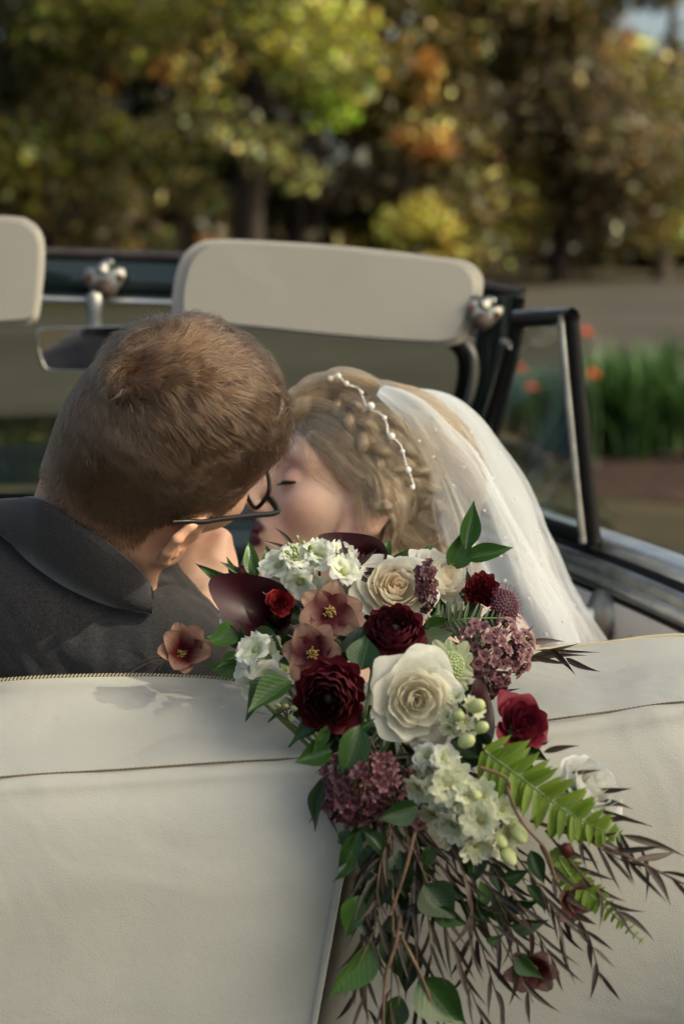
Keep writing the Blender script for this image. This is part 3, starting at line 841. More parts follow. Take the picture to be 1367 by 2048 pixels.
# ---- rear view mirror
out = spline([(70, 690), (74, 664), (90, 655), (180, 653), (290, 652), (306, 664), (310, 690), (304, 728), (285, 742), (180, 743), (100, 741), (82, 728), (70, 690)], 80)[:-1]
c = np.array([190, 698.0])
mt_ = lambda p: (p[1] - 698) * 1.5e-4
rings = [[P(*(c + (p - c) * k), 2.16 + w + mt_(c + (p - c) * k)) for p in out] for k, w in ((.3, .03), (.9, .022), (1, .008), (1.0, 0), (.96, -.003), (.93, .0))]
V, F = grid(np.array(rings), closed_v=True); mir = obj('rear_view_mirror', V, F, M_chrome, car)
n = len(out); ctr = P(190, 698, 2.16)
tiltv = lambda p: P(*p, 2.1588 + mt_(p))
V = [tiltv(c + (p - c) * .94) for p in out]; obj('mirror_glass', V, [tuple(range(n))[::-1]], M_mirror, mir, smooth=False)
V, F = tube(np.array([P(188, 600, 2.30), P(188, 630, 2.26), P(190, 668, 2.19)]), [.012, .009, .010], 8); obj('mirror_stem', V, F, M_chrome_dull, mir)

# ---- vent window
vt = empty('vent_window', P(1185, 1085, 1.95), car)
post = spline([(1140, 628, 1.93), (1150, 740, 1.935), (1164, 880, 1.94), (1176, 1000, 1.945), (1186, 1086, 1.95)], 24)
V, F = tube(np.array([P(x + 2, y, d) for x, y, d in post]), .0080, 8); obj('post_seal', V, F, M_black, vt)
V, F = tube(np.array([P(x - 20, y, d) for x, y, d in post]), .0048, 8); obj('post_trim', V, F, M_chrome_dull, vt)
top = spline([(1030, 634, 2.13), (1075, 631, 2.05), (1143, 628, 1.93)], 12)
V, F = tube(np.array([P(x, y + 6, d) for x, y, d in top]), .0095, 8); obj('top_frame', V, F, M_black, vt)
V, F = tube(np.array([P(x, y - 6, d) for x, y, d in top]), .0045, 8); obj('top_trim', V, F, M_chrome_dull, vt)
fr = spline([(1040, 640, 2.13), (1020, 740, 2.14), (990, 860, 2.15), (955, 990, 2.16)], 14)
V, F = tube(np.array([P(x + 2, y, d) for x, y, d in fr]), .006, 8); obj('front_frame', V, F, M_black, vt)
V, F = tube(np.array([P(x, y, d) for x, y, d in ((940, 1000, 2.16), (1060, 1040, 2.06), (1190, 1083, 1.95))]), .010, 8); obj('bottom_frame', V, F, M_black, vt)
pane = np.array([[P(*(np.array(a) * (1 - s) + np.array(b) * s)) for s in np.linspace(0, 1, 8)] for a, b in zip(spline([(1038, 638, 2.13), (1020, 740, 2.14), (990, 860, 2.15), (945, 1000, 2.16)], 14), spline([(1125, 636, 1.94), (1132, 740, 1.945), (1143, 880, 1.95), (1165, 1075, 1.96)], 14))])
V, F = grid(pane); obj('vent_pane', V, F, M_vent, vt)

# ---- door
door = empty('door', P(1300, 1200, 1.8), car)
def rail(name, ctrl, prof, mat):
    """loft a cross section (offsets in metres: right, up) along a path"""
    q = np.array([P(*c) for c in spline(ctrl, 30)])
    pts = np.array([[p + CR * a + np.array([0, 0, 1]) * b for a, b in prof] for p in q])
    V, F = grid(pts); return obj(name, V, F, mat, door)
sill = [(900, 985, 2.26), (1000, 1028, 2.16), (1100, 1062, 2.05), (1185, 1092, 1.95), (1280, 1128, 1.845), (1400, 1178, 1.73), (1700, 1310, 1.48)]
rail('sill_cap', sill, [(.10, -.04), (.085, -.002), (.06, .004), (.045, .003), (.040, -.006)], M_green)
rail('sill_trim', sill, [(.046, .008), (.034, .010), (.022, .008), (.012, .001), (.010, -.008)], M_steel)
rail('window_seal', sill, [(.010, -.006), (.004, -.008), (.001, -.014), (-.001, -.020)], M_black)
rail('sill_ledge', sill, [(.0, -.012), (-.006, -.013), (-.010, -.018), (-.010, -.026)], M_chrome_dull)
rail('lower_trim', sill, [(-.008, -.024), (-.013, -.028), (-.016, -.034), (-.014, -.040), (-.008, -.042)], M_chrome)
rail('shadow_gap', sill, [(-.008, -.040), (-.010, -.046), (-.009, -.050)], M_black)
rail('door_panel', sill, [(-.006, -.046), (-.012, -.052), (-.013, -.09), (-.012, -.2), (-.006, -.5), (.05, -.7)], M_vinyl2)
q = np.array([P(*c) for c in spline(sill, 30)])
zz = np.array([0, 0, 1.0])
parts = []
for t in np.linspace(6, 29, 16):
    i = min(int(t), 28); p = q[i] + (q[i + 1] - q[i]) * (t - i)
    for sgn in (1, -1):
        j = int(np.clip(i + sgn * 3, 0, 29))
        path = np.array([p + CR * -.0135 + zz * -.075, (p + q[j]) / 2 + CR * -.0135 + zz * -.16, q[j] + CR * -.0128 + zz * -.26])
        parts.append(tube(path, .0012, 5))
V, F = join(parts); obj('quilting', V, F, M_vinyl2, door)
cc = P(1203, 1236, 1.915) ; cc[0] -= 0.0
ax = nrm(np.array([-.98, -.15, .05])); X, Y, Z = basis(ax)
def disc(profile, n=24, c=cc):
    return grid(np.array([[c + Z * w + (X * math.cos(a) + Y * math.sin(a)) * r for a in np.linspace(0, 2 * math.pi, n, endpoint=False)] for r, w in profile]), closed_v=True)
V, F = disc([(.034, -.03), (.034, .002), (.030, .008), (.020, .010), (.019, .013), (.001, .0135)]); ck = obj('window_crank', V, F, M_chrome_dull, door)
V, F = disc([(.014, .01), (.014, .022), (.010, .027), (.001, .028)]); obj('crank_hub', V, F, M_chrome, ck)
V, F = tube(np.array([cc + Z * .02, cc + Z * .024 - Y * .03 + X * .02, cc + Z * .026 - Y * .06 + X * .055]), [.007, .006, .005], 8); obj('crank_arm', V, F, M_chrome, ck)
# ---- dash, cowl, hood
prof = [(2.62, .36), (2.5, .55), (2.30, .85), (2.22, .93), (2.2, 1.0), (2.24, 1.035), (2.36, 1.05), (2.52, 1.045), (2.6, 1.03)]
pts = np.array([[(x, y + .05 * (1 - (x / .6)**2), z - .02 * (x / .5)**2) for y, z in prof] for x in np.linspace(-1.3, .26, 24)])
V, F = grid(pts); obj('dashboard', V, [f[::-1] for f in F], M_green, car)
pts = np.array([[(x, y, .985 + .045 * math.cos((x + .42) * 1.25) - .05 * ((y - 2.6) / 1.4)**2 - .35 * max(0, abs(x + .42) - .62)**1.5) for y in np.linspace(2.58, 4.15, 16)] for x in np.linspace(-1.3, .42, 26)])
V, F = grid(pts); obj('hood', V, [f[::-1] for f in F], simple('dark_green_hood_paint', (0.02, 0.035, 0.034), 0.12, coat=1.0), car)
a = np.linspace(0, 2 * math.pi, 40)
sw = np.array([(-.78, 2.02, 1.0)]) + np.stack([.19 * np.cos(a), .06 * np.sin(a), .17 * np.sin(a)], -1)
V, F = tube(sw, .011, 8, cap=False); st = obj('steering_wheel', V, F, M_black, car)
# car floor and sills keep the cabin closed below
pts = np.array([[(-1.35, 0.6, .38), (-1.35, 2.6, .38)], [(.42, 0.6, .38), (.42, 2.6, .38)]])
V, F = grid(pts); obj('floor_pan', V, F, simple('dark_carpet', (.02, .018, .016), .95, bumpy=(300, .5, .004)), car)
pts = np.array([[(.40 + .02, y, z) for z in (.25, .6, .95)] for y in (0.3, 1.2, 2.1, 3.2, 4.1)])
V, F = grid(pts); obj('body_side', V, F, M_green, car)
# ================================================================== people
def skin_mat(name, rough=0.5, sss=0.12):
    m, nt, b = new_mat(name)
    a = N(nt, 'ShaderNodeVertexColor', layer_name='Col')
    tc = N(nt, 'ShaderNodeTexCoord')
    t = N(nt, 'ShaderNodeTexNoise', Scale=90.0, Detail=4.0); nt.links.new(tc.outputs['Object'], t.inputs['Vector'])
    mx = N(nt, 'ShaderNodeMix', data_type='RGBA', blend_type='MULTIPLY'); mx.inputs[0].default_value = 0.35
    rr = ramp(nt, t.outputs[0], [(0.3, (0.8, 0.72, 0.7)), (0.7, (1.1, 1.08, 1.06))])
    nt.links.new(a.outputs[0], mx.inputs[6]); nt.links.new(rr.outputs[0], mx.inputs[7]); nt.links.new(mx.outputs[2], b.inputs['Base Color'])
    b.inputs['Roughness'].default_value = rough; b.inputs['Specular IOR Level'].default_value = 0.4
    b.inputs['Subsurface Weight'].default_value = sss
    b.inputs['Subsurface Radius'].default_value = (0.011, 0.004, 0.002); b.inputs['Subsurface Scale'].default_value = 0.6
    t2 = N(nt, 'ShaderNodeTexNoise', Scale=900.0, Detail=2.0); nt.links.new(tc.outputs['Object'], t2.inputs['Vector'])
    bump(nt, b, t2.outputs[0], 0.12, 0.0006)
    return m
M_skin = skin_mat('skin')

def rotm(ax, ay, az):
    """rotation about local y (pitch) then z (yaw) then x"""
    cx, sx, cy, sy, cz, sz = math.cos(ax), math.sin(ax), math.cos(ay), math.sin(ay), math.cos(az), math.sin(az)
    Rx = np.array([[1, 0, 0], [0, cx, -sx], [0, sx, cx]]); Ry = np.array([[cy, 0, sy], [0, 1, 0], [-sy, 0, cy]]); Rz = np.array([[cz, -sz, 0], [sz, cz, 0], [0, 0, 1]])
    return Rz @ Ry @ Rx

def ear_sdf(p, s, c=(-.010, .071, -.032), out=.30):
    """s=+1 left, -1 right; p in head space (x forward, y left, z up)"""
    q = (p * np.array([1, s, 1], p.dtype) - np.array(c, p.dtype)) / np.asarray(1.12, p.dtype)
    far = np.sqrt(np.einsum('...i,...i->...', q, q)) - np.asarray(.036, p.dtype)
    near = far < .02
    if near.any(): far[near] = ear_near(q[near], out)
    return far * np.asarray(1.12, p.dtype)

def ear_near(q, out=.30):
    q = q * np.array([.82, 1, 1], q.dtype); p = q
    R = rotm(0, 0.22, 0) @ rotm(0, 0, out)                       # tilt back, rear edge out
    q = q @ R.astype(p.dtype).T
    d = ell(q, (0, .004, 0), (.016, .0042, .029))
    d = smax(d, -ell(q, (.003, .0105, -.003), (.009, .008, .012)), .003)
    d = smax(d, -ell(q, (-.002, .0098, .014), (.007, .005, .009)), .003)
    pts = [(.013, .004, .004), (.013, .005, .018), (.006, .006, .028), (-.005, .007, .030), (-.0145, .008, .022), (-.018, .008, .006), (-.015, .007, -.010), (-.008, .005, -.022), (.002, .003, -.030)]
    for a, b in zip(pts[:-1], pts[1:]): d = smin(d, cone(q, a, b, .0036, .0036), .003)
    pts = [(-.011, .007, .012), (-.010, .008, -.004), (-.004, .007, -.014)]
    for a, b in zip(pts[:-1], pts[1:]): d = smin(d, cone(q, a, b, .0028, .0028), .003)
    d = smin(d, ell(q, (.003, .003, -.028), (.0085, .0045, .010)), .005)
    d = smin(d, ell(q, (.013, .003, -.004), (.005, .005, .007)), .004)
    d = smin(d, ell(q, (.006, -.006, -.002), (.014, .010, .022)), .006)
    return d

def head_sdf(p, female=False, closed=False):
    m = np.abs(p); m[..., 0] = p[..., 0]; m[..., 2] = p[..., 2]      # mirrored: y >= 0
    d = ell(p, (-.012, 0, .022), (.097, .075, .087)) if female else ell(p, (-.007, 0, .022), (.091, .077, .086))
    d = smin(d, ell(p, (.034, 0, -.040), (.056, .055, .074)), .03)
    w = .056 if not female else .044
    d = smin(d, cone(m, (-.004, w, -.066), (.076, .006, -.104), .017, .017), .022)
    d = smin(d, ell(p, (.079, 0, -.103), (.015, .017, .015)), .016)
    d = smin(d, ell(m, (.052, .043, -.030), (.026, .020, .022)), .022)
    d = smin(d, ell(p, (.070, 0, .014), (.022, .048, .018)), .02)
    d = smax(d, -ell(m, (.104, .034, -.010), (.020, .018, .013)), .016)
    d = smin(d, ell(m, (.074, .032, -.011), (.0150, .0155, .0140)), .003)
    if closed: d = smax(d, -ell(m, (.0915, .033, .0045), (.006, .017, .0022)), .003)
    d = smin(d, ell(p, (.076, 0, -.068), (.022, .030, .026)), .016)
    d = smin(d, cone(p, (.086, 0, .004), (.111, 0, -.040), .0075, .0095), .010)
    d = smin(d, ell(m, (.101, .0115, -.045), (.010, .0065, .007)), .006)
    lp = .0072 if female else .0048
    d = smin(d, ell(m, ((.0862 if female else .0935), .009, -.0655), (.0095, .016, lp)), .004)
    d = smin(d, ell(p, ((.0855 if female else .093), 0, -.0775), (.0095, .018, lp * 1.25)), .004)
    if not female: d = smax(d, -ell(p, (.1025, 0, -.0710), (.008, .028, .0008)), .002)
    else: d = smax(d, -ell(p, (.0955, 0, -.0715), (.006, .030, .0004)), .0015)
    d = smax(d, -ell(p, (.1035, 0, -.0885), (.010, .018, .004)), .006)
    d = smin(d, ear_sdf(p, 1, (.006, .071, -.020) if female else (-.010, .050, -.032), .62 if female else .3), .004); d = smin(d, ear_sdf(p, -1), .004)
    return d

class Head:
    def __init__(s, c, F, U, k):
        F = nrm(F); U = nrm(np.asarray(U) - F * np.dot(U, F)); L = np.cross(U, F)
        s.c = np.asarray(c, float); s.M = np.array([F, L, U]); s.k = k
    def loc(s, p): return ((p - s.c.astype(p.dtype)) @ s.M.T.astype(p.dtype)) / s.k
    def wld(s, q): return s.c + (np.asarray(q, float) * s.k) @ s.M

# ------------------------------------------------------------------ hair tools
def hair_mat(name, col, rough=0.32, rr=0.35):
    m = bpy.data.materials.new(name); m.use_nodes = True; nt = m.node_tree
    nt.nodes.remove(nt.nodes['Principled BSDF'])
    h = nt.nodes.new('ShaderNodeBsdfHairPrincipled')
    h.parametrization = 'COLOR'
    hi = nt.nodes.new('ShaderNodeHairInfo')
    c = np.array(col)
    r = ramp(nt, hi.outputs['Random'], [(0, tuple(c * .5)), (0.6, tuple(c)), (1, tuple(np.minimum(c * 2.2, .9)))])
    nt.links.new(r.outputs[0], h.inputs['Color'])
    h.inputs['Roughness'].default_value = rough; h.inputs['Radial Roughness'].default_value = rr; h.inputs['Coat'].default_value = 0.0
    nt.links.new(h.outputs[0], nt.nodes['Material Output'].inputs[0])
    return m

def hair_obj(name, strands, radius, mat, par, tip=0.25):
    """strands (N, k, 3) -> one hair curves object"""
    Nn, k, _ = strands.shape
    cu = bpy.data.hair_curves.new(name)
    cu.add_curves([k] * Nn)
    cu.attributes['position'].data.foreach_set('vector', strands.astype(np.float32).ravel())
    rad = (np.asarray(radius).reshape(-1, 1) * np.interp(np.linspace(0, 1, k), [0, .6, 1], [1, .9, tip])[None]) * np.ones((Nn, 1))
    at = cu.attributes.get('radius') or cu.attributes.new('radius', 'FLOAT', 'POINT')
    at.data.foreach_set('value', rad.astype(np.float32).ravel())
    cu.materials.append(mat)
    o = bpy.data.objects.new(name, cu); COL.objects.link(o)
    reg(o); setpar(o, par)
    return o

def sample_surface(V, F, n, w=None, r=rng):
    tri = np.concatenate([F[:, [0, 1, 2]], F[:, [0, 2, 3]]])
    a, b, c = V[tri[:, 0]], V[tri[:, 1]], V[tri[:, 2]]
    cr = np.cross(b - a, c - a); ar = np.linalg.norm(cr, axis=1)
    pw = ar * (w[tri].mean(1) if w is not None else 1)
    k = r.choice(len(tri), n, p=pw / pw.sum())
    u, v = r.uniform(size=(2, n)); s = u + v > 1; u[s] = 1 - u[s]; v[s] = 1 - v[s]
    return a[k] + u[:, None] * (b - a)[k] + v[:, None] * (c - a)[k], cr[k] / (ar[k][:, None] + 1e-12)

def grow(f, roots, nor, flow, L, lift, k=9, clear=.0015, wob=.0, seed=0):
    """strands following flow(p, n), kept above the surface f"""
    p = roots.copy(); out = [p.copy()]
    seg = (np.asarray(L) / (k - 1))[:, None]
    for i in range(1, k):
        s = i / (k - 1)
        g = sdf_grad(f, p, .002)
        t = flow(p, g); t = t - g * (t * g).sum(1, keepdims=True); t = nrm(t)
        d = nrm(t + g * (np.asarray(lift)[:, None] * (1 - s)**1.2 - 0.18 * s))
        p = p + d * seg
        sd = f(p.astype(np.float32)); c = clear * (0.6 + s)
        m = sd < c
        p[m] += (g * (c - sd)[:, None])[m]
        out.append(p.copy())
    S = np.stack(out, 1)
    if wob:
        s = np.linspace(0, 1, k)[None, :, None]
        n1 = np.stack([vnoise(S.reshape(-1, 3), 70, seed + j).reshape(S.shape[:2]) for j in range(3)], -1)
        S = S + n1 * wob * s * np.clip(np.asarray(L) / .04, 0, 1.2)[:, None, None]
    return S

def clump(S, n, amt, r=rng, power=1.5):
    k = S.shape[1]; N_ = len(S)
    ci = r.choice(N_, n, replace=False); kd = KDTree(n)
    mid = k // 2
    for j, i in enumerate(ci): kd.insert(Vector(S[i, 0] * .7 + S[i, mid] * .3), j)
    kd.balance()
    near = np.array([kd.find(Vector(S[i, 0] * .7 + S[i, mid] * .3))[1] for i in range(N_)])
    tgt = S[ci[near]]
    s = (np.linspace(0, 1, k)**power)[None, :, None] * np.asarray(amt).reshape(-1, 1, 1)
    off = (S[:, :1] - tgt[:, :1]) * 0.35
    return S * (1 - s) + (tgt + off) * s

# ================================================================== man
def roll(v, deg):
    """turn a direction clockwise about the lens axis"""
    a = math.radians(deg); x, y, z = np.dot(v, CR), np.dot(v, CU), np.dot(v, CF)
    return CR * (x * math.cos(a) + y * math.sin(a)) + CU * (y * math.cos(a) - x * math.sin(a)) + CF * z
HM = Head(P(326, 894, 1.47), roll((.65, .75, .127), 11), roll((.384, -.468, .796), 11), .985)
nk_a = HM.wld((-.028, 0, -.055)); nk_b = P(150, 1200, 1.60)
def man_sdf(p):
    d = head_sdf(HM.loc(p))
    d = smin(d, cone(p, nk_a, nk_b, .051, .058), .022)
    d = smin(d, cone(p, HM.wld((-.044, 0, -.02)), P(150, 1180, 1.565), .045, .054), .03)
    # neck tendon behind the jaw
    d = smin(d, cone(p, HM.wld((-.022, -.058, -.062)), P(285, 1230, 1.535), .012, .012), .014)
    d = smin(d, cone(p, P(-60, 1270, 1.64), P(270, 1320, 1.56), .055, .045), .05)
    return d
V, F = surface_net(man_sdf, HM.c - np.array([.20, .16, .26]), HM.c + np.array([.17, .22, .16]), .0024)
man_grid = grid_sdf(man_sdf, HM.c - np.array([.20, .20, .26]), HM.c + np.array([.2, .22, .2]), .004)
q = HM.loc(V)
def man_hairmask(q):
    x, y, z = q[:, 0], np.abs(q[:, 1]), q[:, 2]
    line = np.interp(x, [-.12, -.09, -.05, -.036, -.028, -.014, .004, .018, .03, .045, .06, .075, .1], [-.070, -.070, -.070, -.060, -.036, .004, -.006, -.028, -.012, .02, .043, .055, .06])
    m = np.clip((z - line) / .016, 0, 1)
    e = ((x + .010) / .024)**2 + ((z + .032) / .034)**2
    m = np.where((y > .055) & (e < 1), 0, m)
    es = np.minimum(ear_sdf(q.astype(np.float32), -1), ear_sdf(q.astype(np.float32), 1, (-.010, .050, -.032)))
    m = np.where((es < .004) & (y > .05), 0, m)
    return m
hm = man_hairmask(q)
def fade(q):
    back = np.clip((-.012 - q[:, 0]) / .02, 0, 1)
    line = np.interp(q[:, 0], [-.12, -.05, -.036, -.028, 0], [-.072, -.072, -.062, -.038, -.02])
    return 1 - back * (1 - np.clip((q[:, 2] - line) / .058, 0, 1))
skin = np.array([.50, .29, .195])
cols = np.tile(skin, (len(V), 1))
red = np.exp(-(((q[:, 0] + .016) / .022)**2 + ((q[:, 2] + .03) / .034)**2)) * (np.abs(q[:, 1]) > .064)
cols = cols * (1 - .35 * red[:, None]) + np.array([.60, .23, .15]) * .35 * red[:, None]
stub = np.clip((-.045 - q[:, 2]) / .02, 0, 1) * np.clip((q[:, 0] + .0) / .02, 0, 1) * (q[:, 2] > -.125)
cols = cols * (1 - .30 * stub[:, None]) + np.array([.16, .11, .085]) * .30 * stub[:, None]
hc = np.array([.060, .037, .022])
hp = (hm * .9 * np.clip(fade(q)**.8 * 1.15 - .08, 0, 1))[:, None]
cols = cols * (1 - hp) + hc * hp
brow = np.exp(-(((q[:, 0] - .09) / .02)**2 + ((q[:, 2] - .012 - .1 * 0) / .005)**2)) * (np.abs(q[:, 1]) > .012) * (np.abs(q[:, 1]) < .055)
cols = cols * (1 - .8 * brow[:, None]) + hc * .8 * brow[:, None]
man = obj('person', V, F, M_skin, None, col=cols)
tag(man, 'person with short brown hair, glasses and charcoal suit jacket, leaning in to kiss', 'person')

whorl = HM.loc(np.array([P(283, 742, float(ray_hit(man_sdf, 283, 742)[0]))]))[0]
def man_flow(p, g):
    q = HM.loc(p); v = q - whorl
    dist = np.linalg.norm(v, axis=1, keepdims=True)
    v = nrm(v)
    gl = g @ HM.M.T
    sw = np.cross(gl, v) * (0.85 * np.exp(-dist / .05) + .12)
    low = np.clip((0.02 - q[:, 2]) / .06, 0, 1)[:, None]
    t = v + sw + low * np.array([.12, 0, -.8])
    fr = np.clip((q[:, 0] - .02) / .06, 0, 1)[:, None] * np.clip((q[:, 2] - .02) / .04, 0, 1)[:, None]
    t = t + fr * np.array([.5, -.2, -.1])
    n = np.stack([vnoise(p, 26, 11 + j) for j in range(3)], -1)
    n2 = np.stack([vnoise(p, 75, 41 + j) for j in range(3)], -1)
    tn = np.clip((q[:, 2] - .03) / .05, 0, 1)[:, None]
    jit = JIT if len(p) == len(JIT) else 0
    return (nrm(t) + (.06 + .22 * tn) * n + (.03 + .12 * tn) * n2 + jit) @ HM.M
NH = 60000
JIT = rng.normal(0, .24, (NH, 3))
w = hm * np.clip(fade(q) * 1.25 - .12, 0, 1) + 1e-9
roots, nor = sample_surface(V, F, NH, w)
ql = HM.loc(roots)
topness = np.clip((ql[:, 2] - .040 + .30 * (ql[:, 0])) / .05, 0, 1)
dw = np.linalg.norm(ql - whorl, axis=1)
Lh = .0060 + .038 * topness + .009 * np.clip((ql[:, 2] + .02) / .06, 0, 1)
Lh *= np.clip(.35 + (ql[:, 2] + .070) / .080, .3, 1)
Lh *= 1 - .45 * np.clip((ql[:, 0] - .035) / .04, 0, 1)
de = np.sqrt(((ql[:, 0] + .010) / .03)**2 + ((ql[:, 2] + .032) / .042)**2)
Lh *= np.clip((de - .95) * 1.6 + .25, .25, 1)
Lh *= .22 + .78 * fade(ql)**1.3
Lh *= rng.uniform(.75, 1.2, NH)
lift = .16 + .75 * topness * rng.uniform(.5, 1.4, NH) + 1.2 * np.exp(-(dw / .034)**2) * (rng.uniform(size=NH) < .8)
S = grow(man_grid, roots, nor, man_flow, Lh, lift, 9, .0022, .0022, 3)
S = clump(S, 1500, .05 + .50 * topness * rng.uniform(.2, 1, NH), power=1.2)
S = clump(S, 11000, rng.uniform(0, .5, NH), power=1.4)
M_hair_m = hair_mat('brown_hair', (.044, .0220, .0110), .27, .30)
hair_obj('hair', S, np.full(NH, .00018) * rng.uniform(.6, 1.3, NH), M_hair_m, man)
# a few stray upright hairs on the crown
k = 900
ii = np.argsort(dw)[rng.integers(0, 5000, k)]
S2 = grow(man_grid, roots[ii], nor[ii], lambda p, g: np.stack([vnoise(p, 30, 71 + j) for j in range(3)], -1) + CU * .5 + CR * .5, rng.uniform(.025, .05, k), np.full(k, 1.6), 9, .002, .004, 9)
hair_obj('stray_hair', S2, np.full(k, .00014), M_hair_m, man)

# tousled locks standing off the crown and fringe
tops = np.where(topness > .75)[0]; cs_ = rng.choice(tops, 90, replace=False); kd_ = KDTree(len(tops))
for j, i in enumerate(tops): kd_.insert(Vector(roots[i]), j)
kd_.balance()
idx_, grp_ = [], []
for g_, i in enumerate(cs_):
    for (_, j, _) in kd_.find_n(Vector(roots[i]), 45): idx_.append(tops[j]); grp_.append(g_)
idx_ = np.array(idx_); grp_ = np.array(grp_); off_ = rng.normal(0, .55, (90, 3)); lf_ = rng.uniform(.5, 1.5, 90); ln_ = rng.uniform(.026, .046, 90)
def lock_flow(p, g):
    q = HM.loc(p); v = nrm(q - whorl); return (v + off_[grp_]) @ HM.M + CU * .25 + CR * .25
S3 = grow(man_grid, roots[idx_], nor[idx_], lock_flow, ln_[grp_] * rng.uniform(.8, 1.1, len(idx_)), lf_[grp_], 9, .003, .003, 15)
base_ = np.stack([S3[grp_ == g_].mean(0) for g_ in range(90)])
tt_ = (np.linspace(0, 1, 9)**1.3)[None, :, None] * .72
S3 = S3 * (1 - tt_) + base_[grp_] * tt_
hair_obj('tousled_hair', S3, np.full(len(S3), .00019), M_hair_m, man)

# ---- suit jacket
RS = P(325, 1345, 1.535); LS = P(-330, 1230, 1.74)
def jacket_sdf(p):
    d = cone(p, P(110, 1225, 1.585), RS, .085, .066)
    d = smin(d, cone(p, P(110, 1225, 1.585), LS, .085, .078), .05)
    d = smin(d, ell(p, P(40, 1500, 1.66), (.23, .13, .26)), .07)
    d = smin(d, cone(p, RS, P(500, 1450, 1.62), .064, .055), .03)
    d = smin(d, cone(p, P(-60, 1130, 1.57), P(170, 1200, 1.550), .070, .070), .03)
    d = smin(d, cone(p, P(500, 1450, 1.62), P(640, 1400, 1.80), .055, .045), .03)
    p3 = np.asarray(p, float)
    return d + (.0035 * vnoise(p3 * np.array([1, 1, .55]), 22, 5) + .0016 * vnoise(p3, 55, 8)).astype(d.dtype)
M_suit, nt, b = new_mat('charcoal_wool')
tc = N(nt, 'ShaderNodeTexCoord')
wv = N(nt, 'ShaderNodeTexNoise', Scale=1500.0, Detail=2.0)
mp = N(nt, 'ShaderNodeMapping'); mp.inputs['Scale'].default_value = (1, 1, .25); nt.links.new(tc.outputs['Object'], mp.inputs['Vector']); nt.links.new(mp.outputs[0], wv.inputs['Vector'])
wv2 = N(nt, 'ShaderNodeTexNoise', Scale=1500.0, Detail=2.0)
mp2 = N(nt, 'ShaderNodeMapping'); mp2.inputs['Scale'].default_value = (.2, .6, 1); nt.links.new(tc.outputs['Object'], mp2.inputs['Vector']); nt.links.new(mp2.outputs[0], wv2.inputs['Vector'])
ad = N(nt, 'ShaderNodeMath', operation='MULTIPLY'); nt.links.new(wv.outputs[0], ad.inputs[0]); nt.links.new(wv2.outputs[0], ad.inputs[1])
r_ = ramp(nt, ad.outputs[0], [(.14, (.022, .021, .023)), (.38, (.052, .049, .053))])
sxz = N(nt, 'ShaderNodeSeparateXYZ'); nt.links.new(tc.outputs['Object'], sxz.inputs[0])
lines_ = []
for ax_, off_ in ((0, 0.0), (2, .3)):
    wob_ = N(nt, 'ShaderNodeMath', operation='MULTIPLY_ADD'); wob_.inputs[1].default_value = 27.0; wob_.inputs[2].default_value = off_; nt.links.new(sxz.outputs[ax_], wob_.inputs[0])
    fr_ = N(nt, 'ShaderNodeMath', operation='FRACT'); nt.links.new(wob_.outputs[0], fr_.inputs[0])
    lt_ = N(nt, 'ShaderNodeMath', operation='LESS_THAN'); lt_.inputs[1].default_value = .045; nt.links.new(fr_.outputs[0], lt_.inputs[0]); lines_.append(lt_)
mxl = N(nt, 'ShaderNodeMath', operation='MAXIMUM'); nt.links.new(lines_[0].outputs[0], mxl.inputs[0]); nt.links.new(lines_[1].outputs[0], mxl.inputs[1])
hf = N(nt, 'ShaderNodeMath', operation='MULTIPLY'); hf.inputs[1].default_value = .14; nt.links.new(mxl.outputs[0], hf.inputs[0])
chk = N(nt, 'ShaderNodeMix', data_type='RGBA'); nt.links.new(hf.outputs[0], chk.inputs[0]); nt.links.new(r_.outputs[0], chk.inputs[6]); chk.inputs[7].default_value = (.012, .011, .013, 1)
nt.links.new(chk.outputs[2], b.inputs['Base Color']); b.inputs['Roughness'].default_value = .85; b.inputs['Specular IOR Level'].default_value = .15
b.inputs['Sheen Weight'].default_value = .25; b.inputs['Sheen Roughness'].default_value = .4
bump(nt, b, ad.outputs[0], .35, .0005)
V, F = surface_net(jacket_sdf, P(-420, 1800, 1.72) - np.array([.0, .32, .0]), P(700, 960, 1.72) + np.array([0, .25, .0]), .006)
jk = obj('suit_jacket', V, F, M_suit, man)
# collar: lofted fold round the nape
def jd(x, y, off): 
    d = ray_hit(jacket_sdf, x, y)[0]
    return (d if not np.isnan(d) else 1.6) - off
def near_d(x, y, off, fb):
    d1 = ray_hit(jacket_sdf, x, y); d2 = ray_hit(man_grid, x, y)
    d = np.fmin(d1, d2); ok = ~np.isnan(d); i = np.arange(len(d))
    d = np.interp(i, i[ok], d[ok])
    d = np.array([d[max(0, k - 4):k + 5].min() for k in i])
    d = np.convolve(np.pad(d, 5, 'edge'), np.ones(11) / 11, 'valid')
    return d - off
up = spline([(-120, 1012), (-50, 1003), (0, 999), (70, 1001), (150, 1046), (230, 1106), (285, 1152), (304, 1172)], 60)
lo_ = spline([(-120, 1040), (-50, 1052), (0, 1070), (60, 1120), (120, 1162), (180, 1192), (240, 1214), (306, 1228)], 60)
du = near_d(up[:, 0], up[:, 1] + 10, .010, np.interp(up[:, 0], [-120, 0, 300], [1.60, 1.56, 1.53])); dl = near_d(lo_[:, 0], lo_[:, 1], .009, 1.52)
up = np.column_stack([up, np.minimum(du, dl + .03)]); lo_ = np.column_stack([lo_, dl])
rows = []
